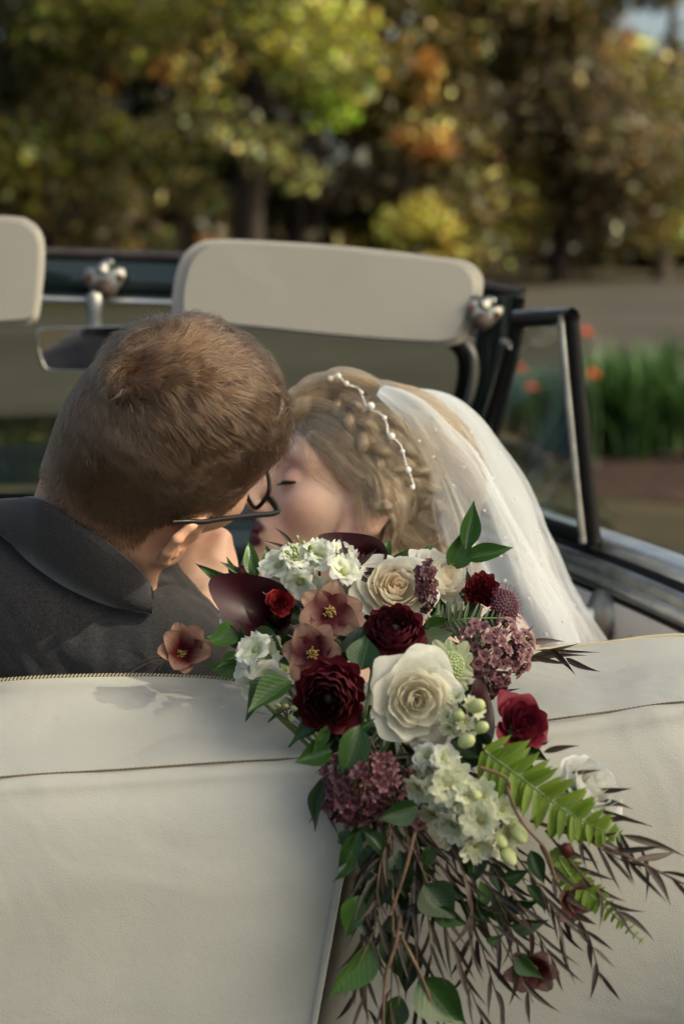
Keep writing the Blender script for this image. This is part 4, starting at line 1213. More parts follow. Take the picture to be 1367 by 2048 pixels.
for u, l in zip(up, lo_):
    a, c = P(*u), P(*l)
    n = nrm(np.cross(nrm(c - a), CR)); n = n if np.dot(n, CF) < 0 else -n
    rows.append([a - n * .012 + (c - a) * .4, a - n * .006, a + (a - c) * .02, a + n * .003 + (c - a) * .06, a + (c - a) * .3 + n * .0045, a + (c - a) * .65 + n * .005, c + n * .0035, c - n * .0005, c - n * .006 + (a - c) * .15])
V, F = grid(np.array(rows)); obj('jacket_collar', V, F, M_suit, jk)
# back seam and shoulder seam
def jseam(ctrl):
    q = spline(ctrl, 40); return tube(np.array([P(x, y, jd(x, y, -.0002)) for x, y in q]), .0007, 5)
V, F = jseam([(85, 1172), (70, 1225), (45, 1290), (18, 1350), (5, 1400)]); obj('back_seam', V, F, M_black, jk)
V, F = jseam([(-20, 1160), (60, 1180), (130, 1195), (230, 1215)]); obj('yoke_seam', V, F, M_black, jk)
# shirt collar band
M_shirt = simple('white_shirt_cotton', (.74, .77, .80), .8, bumpy=(500, .3, .0006))
ax = nrm(nk_a - nk_b); X, Y, Z = basis(ax)
cN = nk_b + ax * .025
ring = [[cN + Z * h + (X * math.cos(a) + Y * math.sin(a)) * r for a in np.linspace(0, 2 * math.pi, 48, endpoint=False)] for r, h in ((.068, -.04), (.0685, -.012), (.066, .004), (.064, .005), (.064, -.02))]
V, F = grid(np.array(ring), closed_v=True); obj('shirt_collar', V, F, M_shirt, man)
sh = [[P(x, y, d) for x, y, d in row] for row in (((296, 1160, 1.520), (314, 1156, 1.530), (336, 1158, 1.56)), ((298, 1190, 1.515), (318, 1186, 1.522), (340, 1188, 1.56)), ((304, 1222, 1.515), (324, 1222, 1.522), (346, 1225, 1.56)))]
V, F = grid(np.array([spline(np.array(r_), 9) for r_ in sh])); obj('shirt_front', V, F, M_shirt, man)

# ---- glasses (their own thing)
M_frame = simple('black_acetate', (.008, .006, .006), .38, spec=.3)
M_lens = glass_mat('spectacle_lens', (.95, .96, .96), .03)
gl_ = empty('eyeglasses', HM.wld((.1, 0, -.01)))
tag(gl_, 'black framed glasses on the face of the person in the suit', 'glasses')
def lens_pts(s, n=32, k=1.0):
    a = np.linspace(0, 2 * math.pi, n, endpoint=False)
    ca, sa = np.cos(a), np.sin(a)
    y = s * (.033 + .0265 * k * np.sign(ca) * np.abs(ca)**.62); z = -.018 + .0175 * k * np.sign(sa) * np.abs(sa)**.62
    x = .099 - .010 * ((np.abs(y) - .01) / .05)**2 + .05 * (z + .018) * .25
    return np.stack([x, y, z], -1)
for s in (-1, 1):
    q = lens_pts(s); V, F = tube(HM.wld(np.vstack([q, q[:1]])), .0020, 8, cap=False); rm_ = obj('rim', V, F, M_frame, gl_)
    q2 = lens_pts(s, 32, .97); V = HM.wld(q2); obj('lens', V, [tuple(range(32))], M_lens, rm_, smooth=False)
    tp_ = np.array([(.092, s * .061, -.011), (.092, s * .072, -.011), (.087, s * .0775, -.011), (.05, s * .079, -.006), (.008, s * .082, .001), (-.010, s * .083, .003), (-.026, s * .081, .004), (-.040, s * .077, .001)])
    V, F = tube(HM.wld(spline(tp_, 40)), np.interp(np.linspace(0, 1, 40), [0, .3, 1], [.0028, .0023, .0020]), 8, flat=1.25, up=HM.M[2]); obj('temple_arm', V, F, M_frame, gl_)
V, F = tube(HM.wld(spline([(.099, -.008, -.010), (.112, -.003, -.006), (.112, .003, -.006), (.099, .008, -.010)], 12)), .002, 8); obj('bridge', V, F, M_frame, gl_)

# ================================================================== bride
HW = Head(P(728, 988, 1.70), (-.925, -.14, .33), (.30, .20, .935), .96)
sh_l = P(850, 1375, 1.70)
nkw_a = HW.wld((-.022, 0, -.06)); nkw_b = P(735, 1290, 1.80)
wr = P(378, 1240, 1.60); el_ = P(490, 1450, 1.65)
def bride_sdf(p):
    d = head_sdf(HW.loc(p), True, True)
    # jaw runs softly into the neck
    d = smin(d, cone(p, nkw_a, nkw_b, .050, .056), .03)
    d = smin(d, ell(p, P(830, 1500, 1.80), (.15, .11, .20)), .06)
    d = smin(d, cone(p, P(735, 1310, 1.80), sh_l, .05, .050), .05)
    d = smin(d, cone(p, P(700, 1320, 1.84), P(640, 1400, 1.96), .05, .05), .05)
    a = cone(p, sh_l, el_, .046, .036)
    a = smin(a, cone(p, el_, wr, .037, .029), .02)
    # hand held to his jaw: heel of the palm, palm, four fingers and the thumb
    a = smin(a, cone(p, wr, P(385, 1165, 1.60), .029, .031), .02)
    a = smin(a, ell(p, P(402, 1140, 1.605), (.034, .017, .046)), .018)
    kn = [P(352, 1090, 1.625), P(376, 1078, 1.62), P(400, 1072, 1.615), P(422, 1078, 1.61)]
    m1 = [P(318, 1052, 1.655), P(345, 1035, 1.655), P(372, 1026, 1.65), P(398, 1035, 1.645)]
    tp = [P(296, 1030, 1.68), P(322, 1002, 1.685), P(352, 990, 1.685), P(380, 1000, 1.68)]
    for k in range(4):
        a = smin(a, cone(p, P(380 + 8 * k, 1150, 1.605), kn[k], .013, .0095), .010)
        fgr = smin(cone(p, kn[k], m1[k], .0095, .0085), cone(p, m1[k], tp[k], .0085, .0068), .004)
        a = smin(a, fgr, .004)
    th = smin(cone(p, P(408, 1165, 1.595), P(428, 1120, 1.59), .015, .0115), cone(p, P(428, 1120, 1.59), P(444, 1078, 1.595), .0115, .0085), .005)
    a = smin(a, th, .008)
    for (x0, y0, x1, y1) in ((338, 1215, 405, 1180), (345, 1200, 410, 1160), (360, 1235, 420, 1195)):   # wrist creases
        a = smax(a, -cone(p, P(x0, y0, 1.570), P(x1, y1, 1.570), .0012, .0012), .004)
    return smin(d, a, .012)
V, F = surface_net(bride_sdf, np.array([-.20, 1.40, .86]), np.array([.22, 2.02, 1.41]), .0024)
q = HW.loc(V)
ondist = head_sdf(q.astype(np.float32), True, True)
face = np.abs(ondist) < .01
skin = np.array([.66, .455, .36])
cols = np.tile(skin, (len(V), 1))
def blob(c, r): return np.exp(-(((q - np.array(c)) / np.array(r))**2).sum(1))
ay = np.abs(q[:, 1]); qq = q.copy(); qq[:, 1] = ay
def blobm(c, r): return np.exp(-(((qq - np.array(c)) / np.array(r))**2).sum(1))
def mixc(cols, w, c): w = np.clip(w, 0, 1)[:, None]; return cols * (1 - w) + np.array(c) * w
cols = mixc(cols, .25 * blobm((.07, .048, -.042), (.035, .03, .022)), (.62, .26, .19))
cols = mixc(cols, .65 * blobm((.088, .034, .000), (.02, .022, .011)), (.42, .17, .10))
cols = mixc(cols, .5 * blobm((.004, .080, -.02), (.02, .02, .03)), (.62, .27, .19))
up_l = (((q[:, 0] - .0870) / .024)**2 + (ay / .0275)**2 + ((q[:, 2] + .0655) / .0085)**2)
lo_l = (((q[:, 0] - .0862) / .024)**2 + (ay / .0255)**2 + ((q[:, 2] + .0780) / .0100)**2)
lips = np.clip((1.06 - np.minimum(up_l, lo_l)) * 3.5, 0, 1) * np.clip((q[:, 0] - .062) / .008, 0, 1) * face
cols = mixc(cols, lips, (.105, .007, .020))
handw = np.exp(-(((V - P(400, 1090, 1.60)) / .045)**2).sum(1)); cols = mixc(cols, .35 * handw, (.58, .22, .14))  # reddish look of backlit skin painted into the hand's colour
def bride_hairmask(q):
    x, y, z = q[:, 0], np.abs(q[:, 1]), q[:, 2]
    line = np.interp(x, [-.12, -.06, -.016, .000, .016, .028, .037, .048, .060, .072, .09], [-.085, -.085, -.05, .014, .016, .004, .012, .030, .047, .057, .068])
    m = np.clip((z - line) / .01, 0, 1)
    return m * (np.abs(head_sdf(q.astype(np.float32), True, True)) < .012)
hw = bride_hairmask(q)
cols = mixc(cols, .85 * hw, (.16, .10, .055))
bride = obj('person', V, F, M_skin, None, col=cols)
tag(bride, 'person with blond braided hair and dark red lipstick, eyes closed, being kissed', 'person')
# eyelashes and brow
for s in (1, -1):
    parts = []; a = np.linspace(-1, 1, 26)
    lid = np.stack([.0885 - .006 * np.abs(a)**2 - .004 * (a > 0) * a, s * (.033 + .0145 * a), -.0165 + .0028 * a**2 + .001 * a], -1)
    # rest the lash line on the lid
    lw_ = HW.wld(lid); g = sdf_grad(bride_sdf, lw_, .001); lw_ = lw_ - g * (bride_sdf(lw_.astype(np.float32)))[:, None]
    parts.append(tube(lw_, .0017 * (1 - .5 * a**2) + .0004, 6))
    for k in range(0, 26):
        for j in range(2):
            d = nrm(HW.M[0] * 1.0 + HW.M[1] * s * (a[k] * .6 + .15 * j) - HW.M[2] * (.75 + .2 * j))
            p0 = lw_[k]; L = .0075 * (.7 + .4 * (a[k] > 0)); parts.append(tube(np.array([p0, p0 + d * L * .55, p0 + d * L + HW.M[2] * .001]), [.0004, .0003, .00008], 4))
    V2, F2 = join(parts); obj('eyelash', V2, F2, M_black, bride)
# ---- hair
M_hair_w = hair_mat('blond_hair', (.31, .19, .108), .30, .34)
bride_grid = grid_sdf(bride_sdf, np.array([-.22, 1.38, .86]), np.array([.26, 2.04, 1.46]), .005)
NB_ = 26000
roots, nor = sample_surface(V, F, NB_, hw)
def bride_flow(p, g):
    q = HW.loc(p)
    t = np.tile(np.array([-.85, 0, -.32]), (len(p), 1))
    t[:, 2] -= .55 * np.clip((.06 - q[:, 2]) / .08, 0, 1)
    t = t + .22 * np.stack([vnoise(p, 24, 21 + j) for j in range(3)], -1) + .10 * np.stack([vnoise(p, 70, 31 + j) for j in range(3)], -1)
    return t @ HW.M
S = grow(bride_grid, roots, nor, bride_flow, rng.uniform(.05, .085, NB_), np.full(NB_, .38), 10, .0025, .0014, 23)
S = clump(S, 420, rng.uniform(.35, .7, NB_), power=.9)
hair_obj('hair', S, np.full(NB_, .00022), M_hair_w, bride)

def lock(ctrl, r0, n, h=.006, wave=0.0, k=16, seed=0, tip=.35, flat=.6, prof=None, f=bride_grid, base_d=None):
    """a lock of hair along (px, py[, extra offset toward the lens]) laid over the head"""
    rr = np.random.default_rng(seed)
    c = np.array([tuple(x) + (0,) * (3 - len(x)) for x in ctrl], float)
    c = spline(c, k)
    d = ray_hit(f, c[:, 0], c[:, 1])
    if np.isnan(d).all(): d[:] = base_d or 1.66
    ok = ~np.isnan(d); d = np.interp(np.arange(k), np.arange(k)[ok], d[ok])
    d = np.convolve(np.pad(d, 2, 'edge'), np.ones(5) / 5, 'valid')
    path = np.array([P(x, y, dd - h - e) for (x, y, e), dd in zip(c, d)])
    T = nrm(np.gradient(path, axis=0)); Nn = nrm(-CF - T * (T @ -CF)[:, None]); B = np.cross(T, Nn)
    s = np.linspace(0, 1, k)
    pr = prof if prof is not None else np.interp(s, [0, .15, .7, 1], [.55, 1, .9, tip])
    a = rr.uniform(0, 6.28, n); rad = np.sqrt(rr.uniform(0, 1, n)); tw = rr.normal(0, .5, n)
    ang = a[:, None] + tw[:, None] * s[None] + .8 * s[None]
    S = path[None] + r0 * rad[:, None, None] * pr[None, :, None] * (np.cos(ang)[..., None] * B[None] + flat * np.sin(ang)[..., None] * Nn[None])
    if wave: S = S + (np.sin(s * 14 + rr.uniform(0, 1, n)[:, None] * 1.2) * wave)[..., None] * B[None]
    S = S + rr.normal(0, 1, (n, 1, 3)) * r0 * .12 * s[None, :, None]**2
    return S
LK = []
sweeps = [
    ([(572, 812), (610, 792), (665, 790), (720, 815), (765, 850)], .012), ([(575, 825), (620, 815), (670, 830), (720, 870), (770, 920)], .011),
    ([(582, 838), (630, 840), (680, 872), (725, 925), (775, 975)], .011), ([(600, 850), (645, 868), (690, 915), (735, 965), (790, 1010)], .010),
    ([(620, 868), (660, 900), (695, 945), (735, 985), (790, 1030)], .010), ([(638, 878), (674, 912), (708, 945), (757, 978), (808, 1035)], .009),
    ([(658, 900), (688, 938), (718, 962), (768, 995), (812, 1060)], .008), ([(676, 928), (700, 956), (732, 975), (778, 1015), (815, 1085)], .006),
    ([(590, 790), (640, 768), (690, 768), (740, 790), (790, 840)], .011), ([(640, 765), (690, 757), (740, 775), (790, 820), (825, 870)], .011),
    ([(700, 765), (750, 785), (800, 835), (840, 900), (862, 960)], .012), ([(740, 790), (790, 840), (830, 905), (860, 975), (870, 1020)], .012),
    ([(700, 850), (745, 890), (785, 940), (825, 985), (868, 1010)], .011), ([(760, 880), (800, 930), (835, 980), (860, 1030), (860, 1080)], .012)]
for i, (c, r0) in enumerate(sweeps): LK.append(lock(c, r0 * 1.05, 420, .007, .0, 16, 100 + i))
# loose strands in front of the ear, over the temple and cheek
for i, (c, r0, n, h) in enumerate([([(768, 1000), (778, 1030), (782, 1060), (785, 1095), (792, 1130)], .005, 150, .010), ([(745, 1000), (775, 1040), (800, 1085), (830, 1120), (870, 1150)], .008, 260, .012),
        ([(770, 1010), (800, 1060), (845, 1090), (890, 1105), (925, 1130)], .010, 300, .012), ([(600, 840), (622, 872), (640, 910), (660, 945), (690, 965)], .010, 26, .005), ([(590, 838), (606, 880), (626, 925), (652, 962), (680, 980)], .010, 20, .005),
        ([(618, 850), (648, 890), (672, 925), (696, 955), (725, 975)], .006, 90, .006),
        ([(840, 1020), (870, 1050), (900, 1075), (925, 1100), (915, 1135)], .014, 420, .010), ([(820, 1050), (850, 1090), (895, 1110), (935, 1120), (960, 1150)], .013, 380, .010),
        ([(800, 1080), (830, 1120), (880, 1140), (920, 1150), (950, 1190)], .013, 360, .010), ([(780, 1090), (790, 1130), (830, 1160), (880, 1175), (930, 1210)], .014, 380, .008), ([(860, 1000), (880, 1030), (878, 1060), (850, 1075), (840, 1110)], .010, 260, .012)]):
    LK.append(lock(c, r0, n, h, .0016 if i > 2 else 0, 16, 140 + i, base_d=1.66))
# two braids: three interlacing bundles each
def braid(ctrl, r, amp, turns, seed, h=.014, n=420):
    c = spline(ctrl, 60); d = ray_hit(bride_grid, c[:, 0], c[:, 1]); ok = ~np.isnan(d)
    d = np.interp(np.arange(60), np.arange(60)[ok], d[ok]); d = np.convolve(np.pad(d, 6, 'edge'), np.ones(13) / 13, 'valid')
    path = np.array([P(x, y, dd - h) for (x, y), dd in zip(c, d)])
    T = nrm(np.gradient(path, axis=0)); Nn = nrm(-CF - T * (T @ -CF)[:, None]); B = np.cross(T, Nn)
    s = np.linspace(0, 1, 60); rr = np.random.default_rng(seed); out = []
    tap = np.interp(s, [0, .1, .75, 1], [.5, 1, 1, .45])
    for j in range(3):
        ph = s * turns * 2 * math.pi + 2 * math.pi * j / 3
        ph = ph + .5 * np.sin(s * 7 + seed); ctr = path + B * (np.sin(ph) * amp * tap * (1 + .3 * np.sin(s * 9 + j)))[:, None] + Nn * (np.sin(2 * ph) * amp * .55 * tap)[:, None]
        a = rr.uniform(0, 6.28, n); q = np.sqrt(rr.uniform(0, 1, n)) * r
        S = ctr[None] + (q[:, None] * tap[None])[..., None] * (np.cos(a)[:, None, None] * B[None] + .75 * np.sin(a)[:, None, None] * Nn[None])
        dr = rr.normal(0, .0011, (n, 1, 2)) * np.sin(s[None, :, None] * rr.uniform(4, 14, (n, 1, 1)) + rr.uniform(0, 6, (n, 1, 1)))
        S = S + dr[..., :1] * B[None] + dr[..., 1:] * Nn[None]
        out.append(S[:, ::2])
    return np.concatenate(out)
BR = [braid([(676, 800), (712, 845), (742, 895), (772, 940), (812, 975), (858, 1008)], .0052, .0084, 2.1, 201, .008),
      braid([(745, 815), (785, 870), (812, 925), (838, 965), (866, 1015), (850, 1060)], .0048, .0078, 2.0, 202, .008)]
hair_obj('swept_hair', np.concatenate(LK), .0002, M_hair_w, bride)
b_ = hair_obj('braid', BR[0], .0002, M_hair_w, bride); hair_obj('braid', BR[1], .0002, M_hair_w, bride)
rr = np.random.default_rng(77)
fly = [lock([(x, y), (x + rr.uniform(5, 40), y - rr.uniform(8, 26)), (x + rr.uniform(40, 80), y - rr.uniform(-10, 20))], .003, 5, .012, 0, 16, 300 + i) for i, (x, y) in enumerate([(600, 775), (630, 765), (660, 760), (590, 785), (700, 760), (850, 1085), (880, 1080)])]
hair_obj('flyaway_hair', np.concatenate(fly), .00010, M_hair_w, bride)
# ---- dress bodice
def dress_sdf(p):
    d = bride_sdf(p) - .004
    cut = (p - P(820, 1420, 1.78).astype(p.dtype)) @ (CU).astype(p.dtype)
    arm = cone(p, sh_l, el_, .052, .05)
    arm2 = cone(p, el_, wr, .05, .04)
    return smax(smax(smax(d, cut, .006), -arm, .004), -arm2, .004)
V2, F2 = surface_net(dress_sdf, np.array([-.12, 1.48, .86]), np.array([.22, 2.0, 1.2]), .007)
obj('dress', V2, F2, simple('ivory_satin', (.72, .68, .62), .45), bride)

# ---- pearl hair vine
M_pearl = simple('pearl', (.80, .77, .73), .18, coat=.6, spec=.6)
M_wire = simple('beaded_silver_wire', (.78, .76, .74), .35, metal=.6, bumpy=(900, .6, .001))
vine = empty('pearl_hair_vine', P(760, 850, 1.6)); tag(vine, 'white pearl hair vine lying across the blond braids', 'hair vine')
pathpx = [(655, 759), (676, 752), (692, 768), (716, 777), (727, 800), (735, 818), (758, 826), (772, 846), (775, 866), (784, 874), (800, 890), (806, 908), (812, 930), (818, 945), (829, 976)]
q = spline(pathpx, 90); d = ray_hit(bride_grid, q[:, 0], q[:, 1]); ok = ~np.isnan(d); d = np.interp(np.arange(90), np.arange(90)[ok], d[ok]); d = np.convolve(np.pad(d, 4, 'edge'), np.ones(9) / 9, 'valid')
vp = np.array([P(x, y, dd - .021 - .016 * max(0, 1 - i / 26)) for i, ((x, y), dd) in enumerate(zip(q, d))])
V2, F2 = tube(vp, .0007, 6); obj('wire', V2, F2, M_wire, vine)
bead = mesh_data('seed_bead', *ball((0, 0, 0), .0012, 8, 6), M_pearl)
for i in range(2, 88, 2): inst('seed_bead', bead, Matrix.Translation(Vector(vp[i])), vine)
for (x, y, r) in [(660, 757, .0036), (676, 752, .0042), (692, 767, .0038), (741, 812, .0052), (768, 836, .0036), (782, 873, .0052), (804, 903, .0034), (815, 940, .0046), (824, 975, .0036), (722, 785, .003)]:
    j = np.argmin(((q - np.array([x, y]))**2).sum(1)); V2, F2 = ball(P(x, y, d[j] - .022 - .016 * max(0, 1 - j / 26)), r * .72, 14, 9); obj('pearl', V2, F2, M_pearl, vine)

# ---- veil
M_tulle, nt, b = new_mat('ivory_tulle')
nt.nodes.remove(b)
df = N(nt, 'ShaderNodeBsdfDiffuse'); df.inputs[0].default_value = (.86, .89, .92, 1)
tl = N(nt, 'ShaderNodeBsdfTranslucent'); tl.inputs[0].default_value = (.86, .89, .92, 1)
m1 = N(nt, 'ShaderNodeMixShader'); m1.inputs[0].default_value = .45
nt.links.new(df.outputs[0], m1.inputs[1]); nt.links.new(tl.outputs[0], m1.inputs[2])
tp_ = N(nt, 'ShaderNodeBsdfTransparent')
lw = N(nt, 'ShaderNodeLayerWeight'); lw.inputs[0].default_value = .35
tc = N(nt, 'ShaderNodeTexCoord'); ns = N(nt, 'ShaderNodeTexNoise', Scale=11.0, Detail=3.0); nt.links.new(tc.outputs['Object'], ns.inputs['Vector'])
op = N(nt, 'ShaderNodeMath', operation='MULTIPLY_ADD'); op.inputs[1].default_value = .34; op.inputs[2].default_value = .03
nt.links.new(lw.outputs['Facing'], op.inputs[0]); va = N(nt, 'ShaderNodeVertexColor', layer_name='Col')
op2 = N(nt, 'ShaderNodeMath', operation='MULTIPLY_ADD'); op2.inputs[1].default_value = 1.0; op2.inputs[2].default_value = 0.0; op2.use_clamp = False
nt.links.new(va.outputs[0], op2.inputs[0])
op3 = N(nt, 'ShaderNodeMath', operation='ADD', use_clamp=True); nt.links.new(op.outputs[0], op3.inputs[0]); nt.links.new(op2.outputs[0], op3.inputs[1])
ms = N(nt, 'ShaderNodeMixShader'); nt.links.new(op3.outputs[0], ms.inputs[0]); nt.links.new(tp_.outputs[0], ms.inputs[1]); nt.links.new(m1.outputs[0], ms.inputs[2])
nt.links.new(ms.outputs[0], nt.nodes['Material Output'].inputs[0])
lines = [
    [(752, 790, 1.645), (800, 835, 1.625), (846, 915, 1.62), (880, 1005, 1.62), (900, 1080, 1.62), (930, 1170, 1.62), (975, 1270, 1.61), (1030, 1400, 1.60)],
    [(757, 782, 1.655), (825, 825, 1.622), (875, 905, 1.615), (915, 1000, 1.605), (945, 1090, 1.60), (985, 1190, 1.595), (1030, 1290, 1.59), (1075, 1400, 1.58)],
    [(762, 775, 1.67), (848, 808, 1.64), (910, 890, 1.63), (965, 990, 1.62), (1005, 1085, 1.615), (1045, 1180, 1.61), (1095, 1280, 1.60), (1135, 1400, 1.59)],
    [(768, 771, 1.69), (868, 796, 1.68), (940, 866, 1.675), (1005, 965, 1.67), (1050, 1060, 1.665), (1085, 1150, 1.66), (1140, 1260, 1.65), (1180, 1400, 1.63)],
    [(775, 769, 1.71), (878, 790, 1.73), (950, 845, 1.74), (1018, 932, 1.745), (1070, 1015, 1.745), (1100, 1085, 1.74), (1130, 1165, 1.73), (1205, 1290, 1.70), (1255, 1400, 1.68)],
    [(770, 772, 1.76), (862, 800, 1.80), (930, 860, 1.83), (1000, 950, 1.85), (1050, 1040, 1.86), (1085, 1110, 1.86), (1120, 1190, 1.85), (1180, 1300, 1.82), (1220, 1400, 1.80)],
    [(760, 780, 1.80), (840, 815, 1.85), (900, 880, 1.89), (960, 980, 1.92), (1000, 1060, 1.93), (1040, 1140, 1.94), (1080, 1230, 1.93), (1120, 1330, 1.92), (1150, 1420, 1.90)]]
nv_, nu_ = 90, 150
L3 = np.array([spline(np.array(l), nv_) for l in lines])
S3 = np.stack([spline(L3[:, j], nu_) for j in range(nv_)], 1)
PV = np.array([[P(*S3[i, j]) for j in range(nv_)] for i in range(nu_)])
Nv = nrm(np.cross(np.gradient(PV, axis=0), np.gradient(PV, axis=1)))
uu, vv = np.meshgrid(np.linspace(0, 1, nu_), np.linspace(0, 1, nv_), indexing='ij')
fold = np.sin(uu * 30 + 1.8 * np.sin(vv * 3 + uu * 5)) * .5 + np.sin(uu * 17 - vv * 2.5) * .9 + np.sin(uu * 52 + 3 * np.sin(vv * 4)) * .12
PV = PV + Nv * (fold * (.0022 + .0080 * vv**.8))[..., None] + Nv * (.004 * vnoise(PV, 14, 4))[..., None]
veil = empty('veil', P(765, 778, 1.66)); tag(veil, 'sheer ivory tulle veil with tiny pearls hanging from the blond hair', 'veil')
def net_density(seed, k):
    r = np.random.default_rng(seed); st = np.zeros_like(uu)
    for f in (13, 19, 31, 47): st += np.sin(uu * f * (1 + .05 * seed) + r.uniform(0, 6) + 1.6 * np.sin(vv * 2.4 + uu * 4 + r.uniform(0, 6))) / (f / 19)**.45
    d = np.clip(.11 + .042 * st, .0, .42) + .30 * np.exp(-vv / .10)
    return np.repeat((d * k).reshape(-1, 1), 3, 1)
V2, F2 = grid(PV); obj('tulle', V2, F2, M_tulle, veil, col=net_density(1, 1.0))
# a second, shorter layer inside
PV2 = PV - Nv * .0 + (np.array([.0, .018, -.004]))[None, None] * np.clip(vv * 4, 0, 1)[..., None] - CR * (.012 * vv)[..., None]
V2, F2 = grid(PV2 + Nv * (np.sin(uu * 61 + vv * 4) * .003 * vv)[..., None]); obj('tulle', V2, F2, M_tulle, veil, col=net_density(2, 1.0))
PV3 = PV[:95] + (np.array([.0, .030, -.002]))[None, None] * np.clip(vv[:95] * 3, 0, 1)[..., None]
V2, F2 = grid(PV3 + Nv[:95] * (np.sin(uu[:95] * 47 - vv[:95] * 5) * .005 * vv[:95])[..., None]); obj('tulle', V2, F2, M_tulle, veil, col=net_density(3, 1.0)[:95 * nv_])
pm = mesh_data('veil_pearl', *ball((0, 0, 0), .0014, 8, 6), M_pearl)
for (x, y) in [(838, 885), (866, 915), (868, 858), (940, 862), (1000, 910), (952, 905), (1008, 1075), (1080, 1122), (1000, 1110), (1058, 1200), (1158, 1210), (1125, 1243), (968, 1020), (905, 975), (1030, 1000), (1075, 1060), (925, 935), (1010, 1165), (1090, 1270), (985, 960)]:
    pxy = np.stack([(PV[..., 0]) , PV[..., 1], PV[..., 2]], -1) - C0
    dep = pxy @ CF; sx = pxy @ CR / dep * FPX + 683.5; sy = -(pxy @ CU) / dep * FPX + 1024
    e = (sx - x)**2 + (sy - y)**2 + (uu > .62) * 1e6
    i, j = np.unravel_index(e.argmin(), e.shape)
    inst('pearl', pm, Matrix.Translation(Vector(PV[i, j] - CF * .0015)), veil)
# ================================================================== the bouquet
BQ = empty('bouquet', P(800, 1420, 1.33))
tag(BQ, 'cascading bouquet of white roses, burgundy blooms and greenery on the white seat back', 'bouquet')
rb = np.random.default_rng(5)
def dz(py): return float(np.interp(py, [1060, 1150, 1250, 1330, 1400, 1500, 1650, 2060], [1.43, 1.405, 1.365, 1.325, 1.285, 1.250, 1.232, 1.225]))
def pxm(r, d): return r / FPX * d                                    # pixels -> metres at depth d

def petal_mat(name, transl=0.3, rough=0.55, bstr=0.25, coat=0.0):
    m, nt, b = new_mat(name)
    a = N(nt, 'ShaderNodeVertexColor', layer_name='Col')
    tc = N(nt, 'ShaderNodeTexCoord')
    t = N(nt, 'ShaderNodeTexNoise', Scale=240.0, Detail=3.0); nt.links.new(tc.outputs['Object'], t.inputs['Vector'])
    mx = N(nt, 'ShaderNodeMix', data_type='RGBA', blend_type='MULTIPLY'); mx.inputs[0].default_value = .35
    rr_ = ramp(nt, t.outputs[0], [(.3, (.78, .76, .74)), (.7, (1.08, 1.08, 1.06))])
    nt.links.new(a.outputs[0], mx.inputs[6]); nt.links.new(rr_.outputs[0], mx.inputs[7]); nt.links.new(mx.outputs[2], b.inputs['Base Color'])
    b.inputs['Roughness'].default_value = rough; b.inputs['Specular IOR Level'].default_value = .35; b.inputs['Coat Weight'].default_value = coat
    bump(nt, b, t.outputs[0], bstr, .0008)
    tr = N(nt, 'ShaderNodeBsdfTranslucent'); nt.links.new(mx.outputs[2], tr.inputs[0])
    ms = N(nt, 'ShaderNodeMixShader'); ms.inputs[0].default_value = transl
    nt.links.new(b.outputs[0], ms.inputs[1]); nt.links.new(tr.outputs[0], ms.inputs[2]); nt.links.new(ms.outputs[0], nt.nodes['Material Output'].inputs[0])
    return m
M_petal = petal_mat('soft_petal', .48, .6)
M_velvet = petal_mat('velvet_petal', .12, .62)
M_waxy = petal_mat('waxy_petal', .08, .42, .1, .08)
M_sepal = simple('green_sepal', (.07, .12, .03), .5, noise=(90, .3))
M_twig = simple('brown_twig', (.13, .075, .045), .7, noise=(80, .4))
M_gstem = simple('pale_green_stem', (.16, .22, .07), .5)

class Fr:
    """flower frame: centre, facing axis, size"""
    def __init__(s, px, py, d, face, R, spin=0.0):
        s.c = P(px, py, d); s.R = R
        f = nrm(CR * face[0] + CU * face[1] - CF * face[2])
        X, Y, Z = basis(f, CU)
        s.X = X * math.cos(spin) + Y * math.sin(spin); s.Y = -X * math.sin(spin) + Y * math.cos(spin); s.Z = Z
    def w(s, q):
        q = np.asarray(q, float) * s.R
        return s.c + q[..., :1] * s.X + q[..., 1:2] * s.Y + q[..., 2:] * s.Z

def add_petal(fr, G, col, par, mat, name='petal', edge=None):
    """G (nu, nv, 3) in flower units; col base->rim colours"""
    nu, nv = G.shape[:2]
    V, F = grid(fr.w(G))
    c0, c1 = np.array(col[0]), np.array(col[1])
    v = np.linspace(0, 1, nv)
    C = c0 + (c1 - c0) * v[None, :, None] * np.ones((nu, 1, 1))
    if edge is not None:
        u = np.abs(np.linspace(-1, 1, nu))[:, None]
        e = np.clip(np.maximum(u, v[None]) - .86, 0, 1) / .14
        C = C * (1 - e[..., None] * .6) + np.array(edge) * e[..., None] * .6
    C = C * rb.uniform(.9, 1.06)
    return obj(name, V, F, mat, par, col=C.reshape(-1, 3))

def cup_petal(phi, r, h, w, flare=0., curl=0., z0=0., nu=11, nv=9, cupin=0., ruff=0., pt=0., seed=0):
    u = np.linspace(-1, 1, nu)[:, None]; v = np.linspace(0, 1, nv)[None]
    ww = w * (.45 + .55 * np.sin(np.pi * (.12 + .66 * v)))
    ext = 1 - .16 * u**2 * 1.0 - .10 * u**4 + pt * np.exp(-(u / .25)**2) * .12
    ve = v * ext
    rho = r * np.minimum(1, np.sin(np.minimum(ve * 1.35, 1) * np.pi / 2)**.75) * (1 - cupin * ve**2) + flare * np.clip(ve - .45, 0, 1)**1.6
    z = z0 + h * ve - curl * np.clip(ve - .62, 0, 1)**1.8 * 4
    rho = rho + ruff * np.sin(u * 7 + seed) * v**2 + .02 * np.sin(3 * u + seed * 1.7) * v
    a = phi + u * ww
    z = z + ruff * .6 * np.cos(u * 6 + seed * 2.3) * v**2 + .015 * np.sin(2.5 * u + seed)
    return np.stack([rho * np.cos(a), rho * np.sin(a), z + 0 * u], -1)

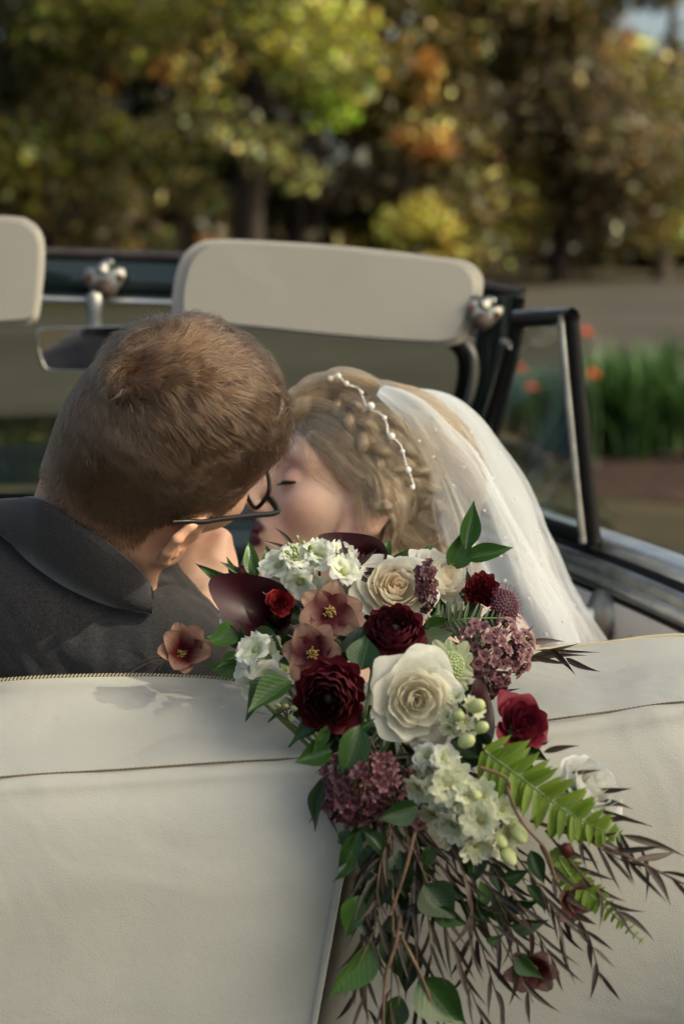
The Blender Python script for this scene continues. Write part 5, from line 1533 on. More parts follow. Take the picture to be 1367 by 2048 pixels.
def calyx(fr, par, name, mat=M_sepal, rad=.42, depth=.5, stem=None):
    G = np.array([[(rad * q * math.cos(a), rad * q * math.sin(a), z) for a in np.linspace(0, 2 * math.pi, 12, endpoint=False)] for q, z in ((.12, -depth * 1.6), (.2, -depth * 1.1), (.75, -depth * .6), (1, -.1), (.3, .02))])
    V, F = grid(fr.w(G), closed_v=True)
    return obj(name, V, F, mat, par)

def rose(px, py, d, face, Rpx, spin, c_out, c_in, label, n=26, openness=1.0, name='rose', c_mid=None, mat=M_petal):
    R = pxm(Rpx, d); fr = Fr(px, py, d, face, R, spin)
    t = calyx(fr, BQ, name); t['label'] = label
    c_mid = c_mid if c_mid is not None else (np.array(c_out) + np.array(c_in)) / 2
    for i in range(n):
        s = i / (n - 1); phi = i * 2.39996 + rb.normal(0, .22)
        if s < .30:
            q = s / .30; G = cup_petal(phi, .05 + .20 * q, .50 + .06 * q, 1.9 - .5 * q, 0, 0, .02, 11, 8, .12, 0, 0, i); c = (np.array(c_in) * .92, np.array(c_in))
        elif s < .68:
            q = (s - .30) / .38; G = cup_petal(phi, (.27 + .28 * q) * rb.uniform(.9, 1.1), (.58 - .02 * q) * rb.uniform(.92, 1.08), 1.25 - .25 * q, (.06 + .14 * q) * openness, .04 * q, -.04 * q, 13, 10, .05, .02, .3, i); c = (np.array(c_in) * .95, c_mid)
        else:
            q = (s - .68) / .32; G = cup_petal(phi, .55 + .14 * q, (.56 - .16 * q) * rb.uniform(.85, 1.1), .88 - .08 * q, (.26 + .42 * q) * openness * rb.uniform(.8, 1.2), (.10 + .16 * q) * openness * rb.uniform(.5, 1.3), -.08 - .12 * q, 15, 12, 0, .024, .7, i); c = (np.array(c_mid) * .9, c_out)
        G = G + rb.normal(0, .006, 3)
        add_petal(fr, G, c, t, mat)
    return t

def ranunculus(px, py, d, face, Rpx, spin, c_out, c_in, label, n=44, eye=(.02, .03, .012), opened=.0, name='ranunculus'):
    R = pxm(Rpx, d); fr = Fr(px, py, d, face, R, spin)
    t = calyx(fr, BQ, name); t['label'] = label
    V, F = ball((0, 0, .30), (.16, .16, .12), 10, 6); obj('flower_eye', fr.w(V), F, simple('ranunculus_eye', eye, .7), t)
    for i in range(n):
        s = i / (n - 1); phi = i * 2.39996 + rb.normal(0, .1)
        r = (.14 + .72 * s**.85) * rb.uniform(.93, 1.07)
        h = .50 + .22 * math.sin(math.pi * min(1, s * 1.15)) - .30 * max(0, s - .75) / .25
        G = cup_petal(phi, r, h, 1.25 - .55 * s, flare=(.32 * max(0, s - .7) / .3 + opened * s), curl=.05 * max(0, s - .8), z0=-.18 * s, nu=11, nv=8, cupin=.30 * (1 - s) + .02, ruff=.025 + .06 * max(0, s - .4), seed=i * 1.7)
        c1 = np.array(c_in) * (1 - s) + np.array(c_out) * s
        add_petal(fr, G + rb.normal(0, .006, 3), (c1 * .7, c1), t, M_velvet, edge=c1 * 1.12)
    return t

def open_petal(phi, L, w, lift, cup=.2, nu=9, nv=9, round_=.8, ruff=0., tip=0., seed=0):
    """flat broad petal radiating from the centre"""
    v = np.linspace(0, 1, nv)[None]; u = np.linspace(-1, 1, nu)[:, None]
    wid = w * (np.sin(np.pi * np.clip(.10 + .80 * v**round_, 0, 1)))**.75
    x = L * v * (1 - .10 * u**2) * (1 + tip * 0); y = u * wid
    z = lift * v + cup * (u * wid / max(w, 1e-4))**2 * w * .6 - .10 * L * v**3 + ruff * np.sin(u * 6 + seed) * v**1.5 + ruff * .7 * np.sin(v * 7 + seed)
    c, s = math.cos(phi), math.sin(phi)
    return np.stack([x * c - y * s, x * s + y * c, z + 0 * u], -1)

def hellebore(px, py, d, face, Rpx, spin, label, cup=.5, n=6, cin=(.11, .008, .016), cout=(.36, .215, .165), lift=.25):
    R = pxm(Rpx, d); fr = Fr(px, py, d, face, R, spin)
    t = calyx(fr, BQ, 'hellebore', rad=.2, depth=.25); t['label'] = label
    for i in range(n):
        phi = 2 * math.pi * i / n + rb.normal(0, .12)
        G = open_petal(phi, rb.uniform(.92, 1.08), rb.uniform(.46, .56), lift + (.10 if i % 2 else 0) + rb.normal(0, .05), cup, 11, 11, .62, .025, 0, i)
        nu, nv = G.shape[:2]; V, F = grid(fr.w(G)); v = np.linspace(0, 1, nv)[None, :, None]
        k = np.clip((v - .33) / .40, 0, 1); C = np.array(cin) * (1 - k) + np.array(cout) * k * rb.uniform(.85, 1.15)
        vein = .82 + .18 * np.cos(np.linspace(-1, 1, nu) * 16)[:, None, None]; C = C * (vein * (1 - v) + v) * np.ones((nu, 1, 1))
        e = np.clip((v - .9) / .1, 0, 1); C = C * (1 - .4 * e)
        obj('petal', V, F, M_petal, t, col=C.reshape(-1, 3))
    parts = []
    for k in range(46):
        a = rb.uniform(0, 6.28); q = rb.uniform(.03, .20); L = rb.uniform(.12, .28)
        p0 = np.array([.4 * q * math.cos(a), .4 * q * math.sin(a), .03]); p1 = np.array([q * math.cos(a), q * math.sin(a), .05 + L])
        parts.append(tube(fr.w(np.array([p0, p1])), R * .012, 4)); parts.append(ball(fr.w(p1), R * .028, 6, 4))
    V, F = join(parts); o = obj('stamens', V, F, simple('ochre_stamen', (.30, .20, .06), .7), t); o['kind'] = 'stuff'
    return t

def calla(pts, rad, lip, open_dir, label, col=(.030, .0016, .006), cin=(.035, .003, .010)):
    """pts: axis control (px,py,d) from the throat's foot to the mouth; open_dir (px) the long lip points to"""
    ax = np.array([P(*q) for q in spline(pts, 22)])
    T = nrm(np.gradient(ax, axis=0)); o = P(*open_dir) - ax[-1]
    Y = nrm(o - T * (T @ o)[:, None]); X = np.cross(Y, T)
    th = np.linspace(-math.pi * 1.04, math.pi * 1.04, 41); s = np.linspace(0, 1, 22)
    rr_ = rad * (.16 + .84 * s**1.3)
    G = np.zeros((22, 41, 3)); C = np.zeros((22, 41, 3))
    for i in range(22):
        fl = np.clip((s[i] - .6) / .4, 0, 1)
        for j in range(41):
            k = math.cos(th[j]); ext = lip * ((.5 + .5 * k)**6 * .9 + (.5 + .5 * k)**2 * .35) * fl
            r = rr_[i] * (1 + .50 * fl**2) * (1 + .06 * (abs(th[j]) > math.pi * .98))
            G[i, j] = ax[i] + r * (math.sin(th[j]) * X[i] + k * Y[i]) + (T[i] * ext * .35 + Y[i] * ext * .8) * fl
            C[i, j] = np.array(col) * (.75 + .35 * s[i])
    V, F = grid(G); t = obj('calla_lily', V, F, M_waxy, BQ, col=C.reshape(-1, 3)); t['label'] = label
    a, b = ax[5], ax[17]
    V, F = tube(spline([a, (a + b) / 2, b], 10), [rad * .18] * 8 + [rad * .13, rad * .03], 9); obj('spadix', V, F, simple('dark_spadix', (.06, .015, .01), .7, bumpy=(900, .6, .001)), t)
    return t

# ---- small shared pieces
def proto_floret(n=5, w=.46, lift=.18, cup=.5, centre=(.1, .02, .04), c0=(.16, .05, .08), c1=(.30, .15, .19), mat=M_petal, ruff=.02, rnd=.7):
    parts, cols = [], []
    for i in range(n):
        V, F = grid(open_petal(2 * math.pi * i / n, 1, w, lift, cup, 5, 6, rnd, ruff, 0, i)); parts.append((V, F))
        v = np.tile(np.linspace(0, 1, 6), 5)[:, None]; cols.append(np.array(c0) * (1 - v) + np.array(c1) * v)
    V, F = ball((0, 0, .10), (.24, .24, .14), 8, 5); parts.append((V, F)); cols.append(np.tile(np.array(centre), (len(V), 1)))
    V, F = tube(np.array([(0, 0, .05), (0, 0, -.5), (0, 0, -.9)]), [.16, .12, .05], 6); parts.append((V, F)); cols.append(np.tile(np.array(c0), (len(V), 1)))
    V, F = join(parts)
    return mesh_data('floret', V, F, mat, True, np.concatenate(cols))
FL_wax = proto_floret(5, .50, .22, .6, (.05, .012, .02), (.13, .040, .050), (.29, .145, .155), M_waxy)
FL_wax2 = proto_floret(5, .46, .45, .8, (.04, .010, .018), (.075, .020, .030), (.15, .055, .072), M_waxy)
FL_white = proto_floret(6, .60, .38, .6, (.50, .56, .24), (.74, .78, .58), (.90, .90, .87), M_petal, .13, .55)
FL_cream = proto_floret(8, .40, .50, .6, (.48, .46, .18), (.66, .70, .44), (.87, .88, .74), M_petal, .12, .6)
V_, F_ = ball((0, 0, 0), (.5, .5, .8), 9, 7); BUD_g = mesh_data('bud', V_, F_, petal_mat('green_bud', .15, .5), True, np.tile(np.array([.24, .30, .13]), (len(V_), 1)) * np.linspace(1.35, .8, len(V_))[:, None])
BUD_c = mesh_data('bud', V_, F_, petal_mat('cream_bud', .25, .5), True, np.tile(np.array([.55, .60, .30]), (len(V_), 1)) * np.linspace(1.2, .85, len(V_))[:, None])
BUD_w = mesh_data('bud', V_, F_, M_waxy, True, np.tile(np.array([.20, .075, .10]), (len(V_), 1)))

def place(me, name, px, py, d, face, rpx, spin=0., par=BQ, sx=1.0):
    fr = Fr(px, py, d, face, 1, spin); R = pxm(rpx, d)
    return inst(name, me, frame_mat(fr.c, fr.X, fr.Y, fr.Z, (R * sx, R, R)), par)

def cluster(px, py, d, rx, ry, n, me, fpx, label, name, bud=None, nb=0, depth=.022, face0=(0, 0, 1), stem_to=None, rot=0.0, gapf=.95, subs=((0, 0, 1),)):
    base = P(px, py, d + depth)
    ref = P(*(stem_to if stem_to else (px, py + ry * .7, d + depth * 1.5)))
    pos = []
    for k in range(n + nb):
        for _ in range(30):
            a = rb.uniform(0, 6.28); q = math.sqrt(rb.uniform(0, 1)); sc_ = subs[rb.integers(0, len(subs))]
            u, v = sc_[0] + sc_[2] * q * math.cos(a), sc_[1] + sc_[2] * q * math.sin(a)
            x = px + rx * u * math.cos(rot) - ry * v * math.sin(rot); y = py + rx * u * math.sin(rot) + ry * v * math.cos(rot)
            if all((x - X)**2 + (y - Y)**2 > (fpx * gapf)**2 for X, Y, *_ in pos): break
        pos.append((x, y, u, v, d - depth * math.sqrt(max(0, 1 - u * u - v * v)) + rb.uniform(0, .022)))
    parts = []
    for x, y, u, v, dd in pos:
        p = P(x, y, dd + .004); parts.append(tube(spline([ref, (ref + p) / 2 + CU * .002, p], 5), [.0009, .0007, .0007, .0006, .0005], 4))
    V, F = join(parts); t = obj(name, V, F, M_twig, BQ); t['label'] = label
    for i, (x, y, u, v, dd) in enumerate(pos):
        f = (face0[0] + u * 1.1 + rb.normal(0, .25), face0[1] - v * 1.1 + rb.normal(0, .25), face0[2])
        if i < n: place(me, 'floret', x, y, dd, f, fpx * rb.uniform(.85, 1.15), rb.uniform(0, 6.28), t)
        else: place(bud, 'bud', x, y, dd, f, fpx * rb.uniform(.4, .6), 0, t)
    return t

# ---- leaves
def leaf_mesh(name, mat, wide=.5, fold=.16, bend=.18, tipp=1.4, nu=5, nv=11, wave=.03, arc=0.):
    v = np.linspace(0, 1, nv)[None]; u = np.linspace(-1, 1, nu)[:, None]
    wid = wide * 1.18 * (np.sin(np.pi * v**.78)**1.08) * (1 - .42 * v) ; wid = np.where(v > .985, .0, wid)
    y = u * wid * .5 + arc * (v**2 - .35 * v); x = v + 0 * u
    z = fold * np.abs(u) * wid * .8 - bend * (v - .0)**2 + bend * .35 * v + wave * np.sin(v * 9 + u * 2) * np.abs(u)
    V, F = grid(np.stack([x, y, z], -1))
    return mesh_data(name, V, F, mat)
def leaf_mat(name, stops, rough=.38, transl=.25):
    m = leafy(name, stops, rough, transl, None, .3, .45)
    nt = m.node_tree; tc = N(nt, 'ShaderNodeTexCoord'); sx = N(nt, 'ShaderNodeSeparateXYZ'); nt.links.new(tc.outputs['Object'], sx.inputs[0])
    ab = N(nt, 'ShaderNodeMath', operation='ABSOLUTE'); nt.links.new(sx.outputs[1], ab.inputs[0])
    rib = ramp(nt, ab.outputs[0], [(0.0, (1, 1, 1)), (0.035, (0, 0, 0))])
    sl_ = N(nt, 'ShaderNodeMath', operation='MULTIPLY_ADD'); sl_.inputs[1].default_value = -.7; nt.links.new(ab.outputs[0], sl_.inputs[0]); nt.links.new(sx.outputs[0], sl_.inputs[2])
    fr_ = N(nt, 'ShaderNodeMath', operation='MULTIPLY'); fr_.inputs[1].default_value = 60.0; nt.links.new(sl_.outputs[0], fr_.inputs[0])
    sn = N(nt, 'ShaderNodeMath', operation='SINE'); nt.links.new(fr_.outputs[0], sn.inputs[0])
    bs = nt.nodes['Principled BSDF']; src = bs.inputs['Base Color'].links[0].from_socket
    mx = N(nt, 'ShaderNodeMix', data_type='RGBA', blend_type='SCREEN'); nt.links.new(rib.outputs[0], mx.inputs[0]); nt.links.new(src, mx.inputs[6]); mx.inputs[7].default_value = (.05, .07, .025, 1)
    nt.links.new(mx.outputs[2], bs.inputs['Base Color'])
    bm = N(nt, 'ShaderNodeBump'); bm.inputs['Strength'].default_value = .07; bm.inputs['Distance'].default_value = .01
    nt.links.new(sn.outputs[0], bm.inputs['Height']); nt.links.new(bm.outputs[0], bs.inputs['Normal'])
    return m
G_leaf = leaf_mat('glossy_green_leaf', [(0, (.020, .056, .014)), (.5, (.036, .094, .020)), (1, (.065, .140, .030))], .30)
G_dark = leaf_mat('dark_green_leaf', [(0, (.012, .028, .010)), (.6, (.022, .054, .016)), (1, (.036, .080, .022))])
G_grey = leaf_mat('grey_green_leaf', [(0, (.10, .14, .075)), (1, (.17, .21, .12))], .5)
G_fern = leaf_mat('fresh_fern', [(0, (.14, .235, .025)), (1, (.22, .32, .04))], .5, .4)
G_brown = leaf_mat('bronze_leaf', [(0, (.030, .017, .014)), (.5, (.058, .036, .030)), (1, (.105, .075, .062))], .5, .12)
G_red = leaf_mat('red_bud', [(0, (.07, .010, .012)), (1, (.12, .02, .02))], .5, .15)
LM = {k: [leaf_mesh('leaf', m, w, f, b, wave=wv_, arc=a) for w, b, f, wv_, a in ((1, .18, .34, .03, .25), (1, .42, .26, .05, -.3), (1, -.16, .40, .02, .1))] for k, m in (('g', G_leaf), ('d', G_dark), ('y', G_grey))}
LM['b'] = [leaf_mesh('leaf', G_brown, 1, .10, b, nu=3, nv=9, wave=.0, arc=a) for b, a in ((.10, 1.6), (.30, -1.7), (-.20, .5))]
def leaf(kind, x0, y0, x1, y1, w, d0=None, d1=None, rollv=0., par=BQ, name='leaf', var=None):
    """leaf from its foot (x0,y0) to its tip (x1,y1), w pixels wide"""
    d0 = dz(y0) if d0 is None else d0; d1 = d0 if d1 is None else d1
    a, b = P(x0, y0, d0), P(x1, y1, d1); L = np.linalg.norm(b - a); X = (b - a) / L
    n = -CF * math.cos(rollv) + np.cross(X, -CF) * math.sin(rollv); Z = nrm(n - X * np.dot(X, n)); Y = np.cross(Z, X)
    W = pxm(w, d0) * (1.02 if kind != 'b' else 1.0)
    me = LM[kind][rb.integers(0, 3) if var is None else var]
    return inst(name, me, frame_mat(a, X, Y, Z, (L, W, L * .8)), par)

# =============================================================== flowers, back to front
# stems: a bundle running down through the bouquet
parts = []
for k in range(26):
    x0 = rb.uniform(520, 980); y0 = rb.uniform(1180, 1420); x1 = 760 + rb.normal(0, 50); y1 = rb.uniform(1560, 1700)
    q = spline([P(x0, y0, dz(y0) + .02), P((x0 + x1) / 2, (y0 + y1) / 2, 1.30), P(x1, y1, 1.25)], 8); parts.append(tube(q, .0016, 5))
V, F = join(parts); o = obj('stems', V, F, M_gstem, BQ); o['kind'] = 'stuff'
# dark inner foliage that closes the gaps
hull = [(600, 1200), (700, 1180), (800, 1180), (900, 1210), (950, 1280), (620, 1290), (700, 1300), (780, 1320), (880, 1350), (560, 1330), (600, 1400), (680, 1450), (760, 1480), (860, 1470), (940, 1460), (1000, 1480), (700, 1540), (800, 1560), (900, 1560), (980, 1540), (760, 1640), (840, 1660), (520, 1290), (560, 1260), (690, 1500), (740, 1500), (800, 1520), (850, 1530)]
for k in range(120):
    x, y = hull[k % len(hull)]; x += rb.normal(0, 26); y += rb.normal(0, 22); a = rb.uniform(0, 6.28); L = rb.uniform(45, 95)
    leaf('d', x, y, x + L * math.cos(a), y + L * math.sin(a), rb.uniform(26, 46), dz(y) + rb.uniform(.012, .035), dz(y) + rb.uniform(.0, .035), rb.normal(0, .6))

CR_O, CR_I, CR_M = (.91, .89, .80), (.93, .88, .74), (.92, .89, .79)
rose(826, 1396, 1.262, (.12, .02, 1), 116, .4, CR_O, CR_I, 'large open cream rose at the front of the bouquet', 30, 1.0, c_mid=CR_M)
rose(788, 1190, 1.372, (.12, .5, 1), 104, 1.7, (.90, .88, .81), (.90, .78, .60), 'cream rose with a peach heart below the upper calla', 30, .75, c_mid=(.88, .83, .72))
rose(868, 1166, 1.400, (.75, .55, .8), 86, .2, (.88, .86, .80), (.88, .80, .66), 'cream rose turned away, behind the dark sprig', 28, .8, c_mid=(.88, .85, .76))
rose(1166, 1588, 1.236, (.5, .55, .7), 98, .9, (.82, .82, .80), (.80, .80, .74), 'white rose half hidden by the bright fern', 26, .7, c_mid=(.82, .82, .79))
rose(492, 1225, 1.405, (-.8, .1, .7), 74, .9, (.82, .82, .78), (.80, .78, .66), 'white rose behind the lower calla lily', 24, .7, c_mid=(.82, .81, .75))
ranunculus(660, 1393, 1.258, (-.1, .0, 1), 84, .3, (.105, .0035, .012), (.020, .0015, .004), 'large burgundy bloom beside the big cream rose', 46, (.012, .004, .004), .0)
ranunculus(787, 1266, 1.318, (.1, .6, 1), 70, 1.1, (.115, .005, .016), (.075, .014, .022), 'burgundy ranunculus with tight rings of petals', 50, (.02, .012, .008))
rose(1036, 1452, 1.262, (.45, .45, .8), 76, .5, (.17, .005, .022), (.10, .006, .018), 'bright crimson bloom over the fern', 20, .9, 'ranunculus', (.15, .005, .02), M_velvet)
rose(560, 1205, 1.348, (.0, .3, 1), 38, .5, (.22, .006, .012), (.13, .004, .008), 'small red bloom at the mouth of the lower calla', 16, .6, 'ranunculus', (.19, .005, .010), M_velvet)
# ruffled dark red bloom and dark pincushion
R = pxm(50, 1.385); fr = Fr(962, 1182, 1.385, (.1, .5, 1), R, .2); t = calyx(fr, BQ, 'carnation'); t['label'] = 'ruffled dark red bloom beside the veil'
for i in range(26):
    s = i / 25; G = cup_petal(i * 2.4, .12 + .6 * s, .62 - .30 * s, .8, .35 * s, .06 * s, -.1 * s, 11, 7, .05, .075, .0, i)
    add_petal(fr, G, ((.06, .002, .005), (.13, .004, .010)), t, M_velvet)
def pincushion(px, py, d, face, Rpx, label, cpet, cdome, cpin, npet=10, dome=.45, pins=70, pet=1.0):
    R = pxm(Rpx, d); fr = Fr(px, py, d, face, R, .3); t = calyx(fr, BQ, 'scabiosa', rad=.3, depth=.3); t['label'] = label
    for i in range(npet):
        G = open_petal(2 * math.pi * i / npet + rb.normal(0, .08), pet * rb.uniform(.9, 1.1), .40, .12 + .1 * (i % 2), .2, 11, 8, .45, .05, 0, i)
        add_petal(fr, G, (np.array(cpet) * .85, cpet), t, M_petal)
    V, F = ball((0, 0, .10), (dome, dome, dome * .7), 14, 9); dm = obj('dome', fr.w(V), F, simple('scabiosa_dome', cdome, .6), t)
    parts = []
    for k in range(pins):
        z = 1 - (k + .5) / pins * .95; q = math.sqrt(1 - z * z); a = k * 2.39996
        n = np.array([q * math.cos(a), q * math.sin(a), z * .7]); p = n * dome + [0, 0, .10]
        parts.append(ball(fr.w(p + n * .03), R * .05, 6, 4))
        if cpin is not None:
            parts.append(tube(fr.w(np.array([p, p + n * .3 + rb.normal(0, .04, 3)])), [R * .012, R * .006], 4)); parts.append(ball(fr.w(p + n * .32), R * .022, 5, 3))
    V, F = join(parts); o = obj('florets', V, F, simple('scabiosa_floret', cpin if cpin is not None else np.array(cdome) * 1.25, .6), t); o['kind'] = 'stuff'
pincushion(1003, 1214, 1.375, (.75, .25, .6), 46, 'dark plum pincushion flower against the veil', (.09, .004, .01), (.045, .008, .016), (.17, .06, .09), 9, .72, 120, .95)
pincushion(897, 1332, 1.300, (.35, .1, 1), 58, 'pale green pincushion flower beside the big cream rose', (.56, .60, .40), (.30, .36, .18), None, 10, .46, 90, 1.0)
# hellebores
hellebore(657, 1228, 1.335, (.15, .35, 1), 66, .3, 'upper mauve hellebore in the middle of the bouquet')
hellebore(627, 1308, 1.300, (-.15, .15, 1), 64, .9, 'lower mauve hellebore above the burgundy bloom')
hellebore(362, 1310, 1.368, (.25, .35, 1), 52, .2, 'mauve hellebore on a stalk against the suit jacket', 1.1, 8, lift=1.15)
hellebore(1138, 1795, 1.222, (.5, -.3, .8), 50, .7, 'dull mauve hellebore hanging low under the white rose', .6, lift=.5, cout=(.22, .12, .10))
hellebore(1065, 1930, 1.220, (-.2, -.4, 1), 56, .1, 'lowest mauve hellebore near the hanging twigs', .5, lift=.4, cout=(.24, .14, .12))
V, F = tube(np.array([P(*q) for q in spline([(415, 1278, 1.365), (445, 1268, 1.37), (490, 1262, 1.37)], 10)]), .0022, 7); obj('hellebore_stalk', V, F, M_gstem, BQ)
# callas
calla([(588, 1266, 1.40), (562, 1246, 1.382), (528, 1222, 1.356)], .0165, .026, (438, 1168, 1.352), 'dark burgundy calla lily pointing to the suit jacket')
calla([(752, 1172, 1.415), (742, 1140, 1.400), (728, 1114, 1.382)], .0125, .022, (664, 1078, 1.378), 'dark burgundy calla lily standing above the roses')
calla([(900, 1440, 1.27), (925, 1425, 1.268), (965, 1415, 1.262)], .014, .016, (990, 1425, 1.25), 'plum calla lily tucked behind the pale green buds')
# white stock with green buds at the top
cluster(640, 1145, 1.375, 92, 48, 15, FL_white, 37, 'white stock flowers at the top of the bouquet', 'white_stock', depth=.02, face0=(0, .45, 1), stem_to=(640, 1220, 1.40))
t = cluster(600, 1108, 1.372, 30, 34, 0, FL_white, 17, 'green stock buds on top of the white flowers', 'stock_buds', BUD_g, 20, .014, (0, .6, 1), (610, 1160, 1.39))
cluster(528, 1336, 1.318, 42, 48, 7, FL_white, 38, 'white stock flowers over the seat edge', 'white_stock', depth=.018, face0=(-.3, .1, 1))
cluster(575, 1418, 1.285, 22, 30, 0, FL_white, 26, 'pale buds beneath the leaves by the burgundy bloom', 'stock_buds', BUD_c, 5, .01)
# cream larkspur cascade
cluster(870, 1518, 1.232, 34, 30, 5, FL_white, 32, 'small white flowers below the big cream rose', 'larkspur', depth=.012)
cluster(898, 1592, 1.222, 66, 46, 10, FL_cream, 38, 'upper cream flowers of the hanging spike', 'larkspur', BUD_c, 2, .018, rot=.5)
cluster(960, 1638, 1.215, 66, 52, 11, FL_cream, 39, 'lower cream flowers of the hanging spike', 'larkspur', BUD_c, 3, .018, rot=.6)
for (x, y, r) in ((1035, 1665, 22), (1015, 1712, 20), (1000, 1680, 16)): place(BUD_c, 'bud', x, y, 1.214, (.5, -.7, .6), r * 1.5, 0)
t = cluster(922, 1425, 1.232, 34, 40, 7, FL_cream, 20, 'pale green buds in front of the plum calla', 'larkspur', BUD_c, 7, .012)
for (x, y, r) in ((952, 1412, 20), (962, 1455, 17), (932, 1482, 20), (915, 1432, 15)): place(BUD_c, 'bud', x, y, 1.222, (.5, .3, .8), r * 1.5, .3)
# wax flowers
cluster(985, 1302, 1.330, 70, 66, 50, FL_wax, 13.5, 'mauve wax flowers beside the white seat top', 'wax_flower', BUD_w, 10, .03, (.3, .2, 1), (940, 1350, 1.36), gapf=1.2, subs=((-.5, -.45, .5), (.35, -.5, .45), (.55, .2, .5), (-.1, .25, .6), (-.55, .3, .4), (.15, .85, .3), (.9, -.2, .25)))
cluster(1040, 1302, 1.335, 24, 40, 12, FL_wax, 13, 'outer sprig of mauve wax flowers', 'wax_flower', BUD_w, 4, .015, (.6, .2, .8), (980, 1330, 1.35))
cluster(735, 1575, 1.232, 84, 68, 52, FL_wax2, 14, 'dark mauve wax flowers below the burgundy bloom', 'wax_flower', BUD_w, 26, .03, (0, -.1, 1), (740, 1500, 1.26), gapf=1.2, subs=((-.5, -.45, .5), (.35, -.5, .45), (.55, .2, .5), (-.1, .25, .6), (-.55, .3, .4), (.15, .85, .3), (.9, -.2, .25)))
cluster(700, 1618, 1.222, 50, 30, 10, FL_wax2, 14, 'lowest dark mauve wax flowers', 'wax_flower', BUD_w, 10, .012, (0, -.4, 1), (730, 1560, 1.24))
cluster(832, 1648, 1.222, 16, 14, 3, FL_wax, 15, 'single mauve wax flowers near the hanging leaf', 'wax_flower', BUD_w, 2, .006, (0, -.2, 1))
cluster(852, 1170, 1.352, 18, 50, 24, FL_wax2, 11, 'dark red sprig between the two cream roses', 'wax_flower', BUD_w, 14, .01, (0, .2, 1), (850, 1240, 1.37))
cluster(700, 1118, 1.39, 36, 20, 14, FL_wax2, 11, 'dark buds beneath the upper calla', 'wax_flower', BUD_w, 12, .01, (0, .3, 1), (690, 1160, 1.40))
cluster(985, 1375, 1.30, 30, 16, 8, FL_wax2, 12, 'few mauve flowers under the wax flower cluster', 'wax_flower', BUD_w, 5, .01)
for (x, y, r, d) in ((490, 1148, 20, 1.40), (492, 1345, 24, 1.34), (480, 1355, 18, 1.345), (1133, 1700, 18, 1.215)):
    V, F = ball((0, 0, 0), (.8, .8, 1), 10, 8); fr = Fr(x, y, d, (-.3, .6, .6), pxm(r, d)); obj('bud', fr.w(V + .06 * np.sin(V * 9)), F, G_red, BQ)

# ---- ferns
def pinna_mesh(mat):
    v = np.linspace(0, 1, 9)[None]; u = np.linspace(-1, 1, 3)[:, None]
    wid = np.clip(1 - np.abs(2 * v - .85)**3.2 * .92, 0.01, 1)**.7 * (1 - .38 * v)
    V, F = grid(np.stack([v + .06 * (1 - np.abs(u)) , u * wid * .5 + .10 * v**2, .10 * np.abs(u) * wid - .14 * v**2], -1))
    return mesh_data('pinna', V, F, mat)
pin, pin2 = pinna_mesh(G_fern), pinna_mesh(G_grey)
def fern(ctrl, n, Lmax, label, me=pin, wr_=.30, tilt_=1.15, prof=([0, .15, .55, 1], [.8, 1, .9, .22]), stemc=M_gstem, rollv=.0):
    q = spline(ctrl, 40); path = np.array([P(*c) for c in q]); V, F = tube(path, np.linspace(.0012, .0005, 40), 5)
    t = obj('fern_frond', V, F, stemc, BQ); t['label'] = label
    T = nrm(np.gradient(path, axis=0))
    for k in range(n):
        s = (k + .5) / n; i = min(int(s * 39), 38); p = path[i]
        L = pxm(Lmax, q[i, 2]) * np.interp(s, prof[0], prof[1]) * rb.uniform(.86, 1.08)
        Zn = nrm(-CF + np.cross(T[i], -CF) * rollv); B = nrm(np.cross(Zn, T[i]))
        for sgn in (1, -1):
            ti = tilt_ + rb.normal(0, .07); X = nrm(T[i] * math.cos(ti) + sgn * B * math.sin(ti) + Zn * rb.uniform(-.25, .3)); Z = nrm(Zn - X * np.dot(X, Zn) + T[i] * .12); Z = nrm(Z - X * np.dot(X, Z)); Y = np.cross(Z, X)
            inst('pinna', me, frame_mat(p, X, Y, Z, (L, L * wr_, L * .8)), t)
fern([(968, 1502, 1.226), (1040, 1555, 1.216), (1120, 1615, 1.208), (1190, 1655, 1.206), (1240, 1672, 1.208)], 29, 74, 'large bright green fern frond across the white rose', wr_=.33)
fern([(880, 1250, 1.345), (930, 1238, 1.335), (1005, 1236, 1.335)], 11, 46, 'grey green fern tip under the dark red bloom', pin2, .22)
fern([(1105, 1700, 1.222), (1150, 1765, 1.218), (1210, 1815, 1.218), (1285, 1885, 1.225)], 22, 38, 'small light green fern hanging beside the twigs', wr_=.42)
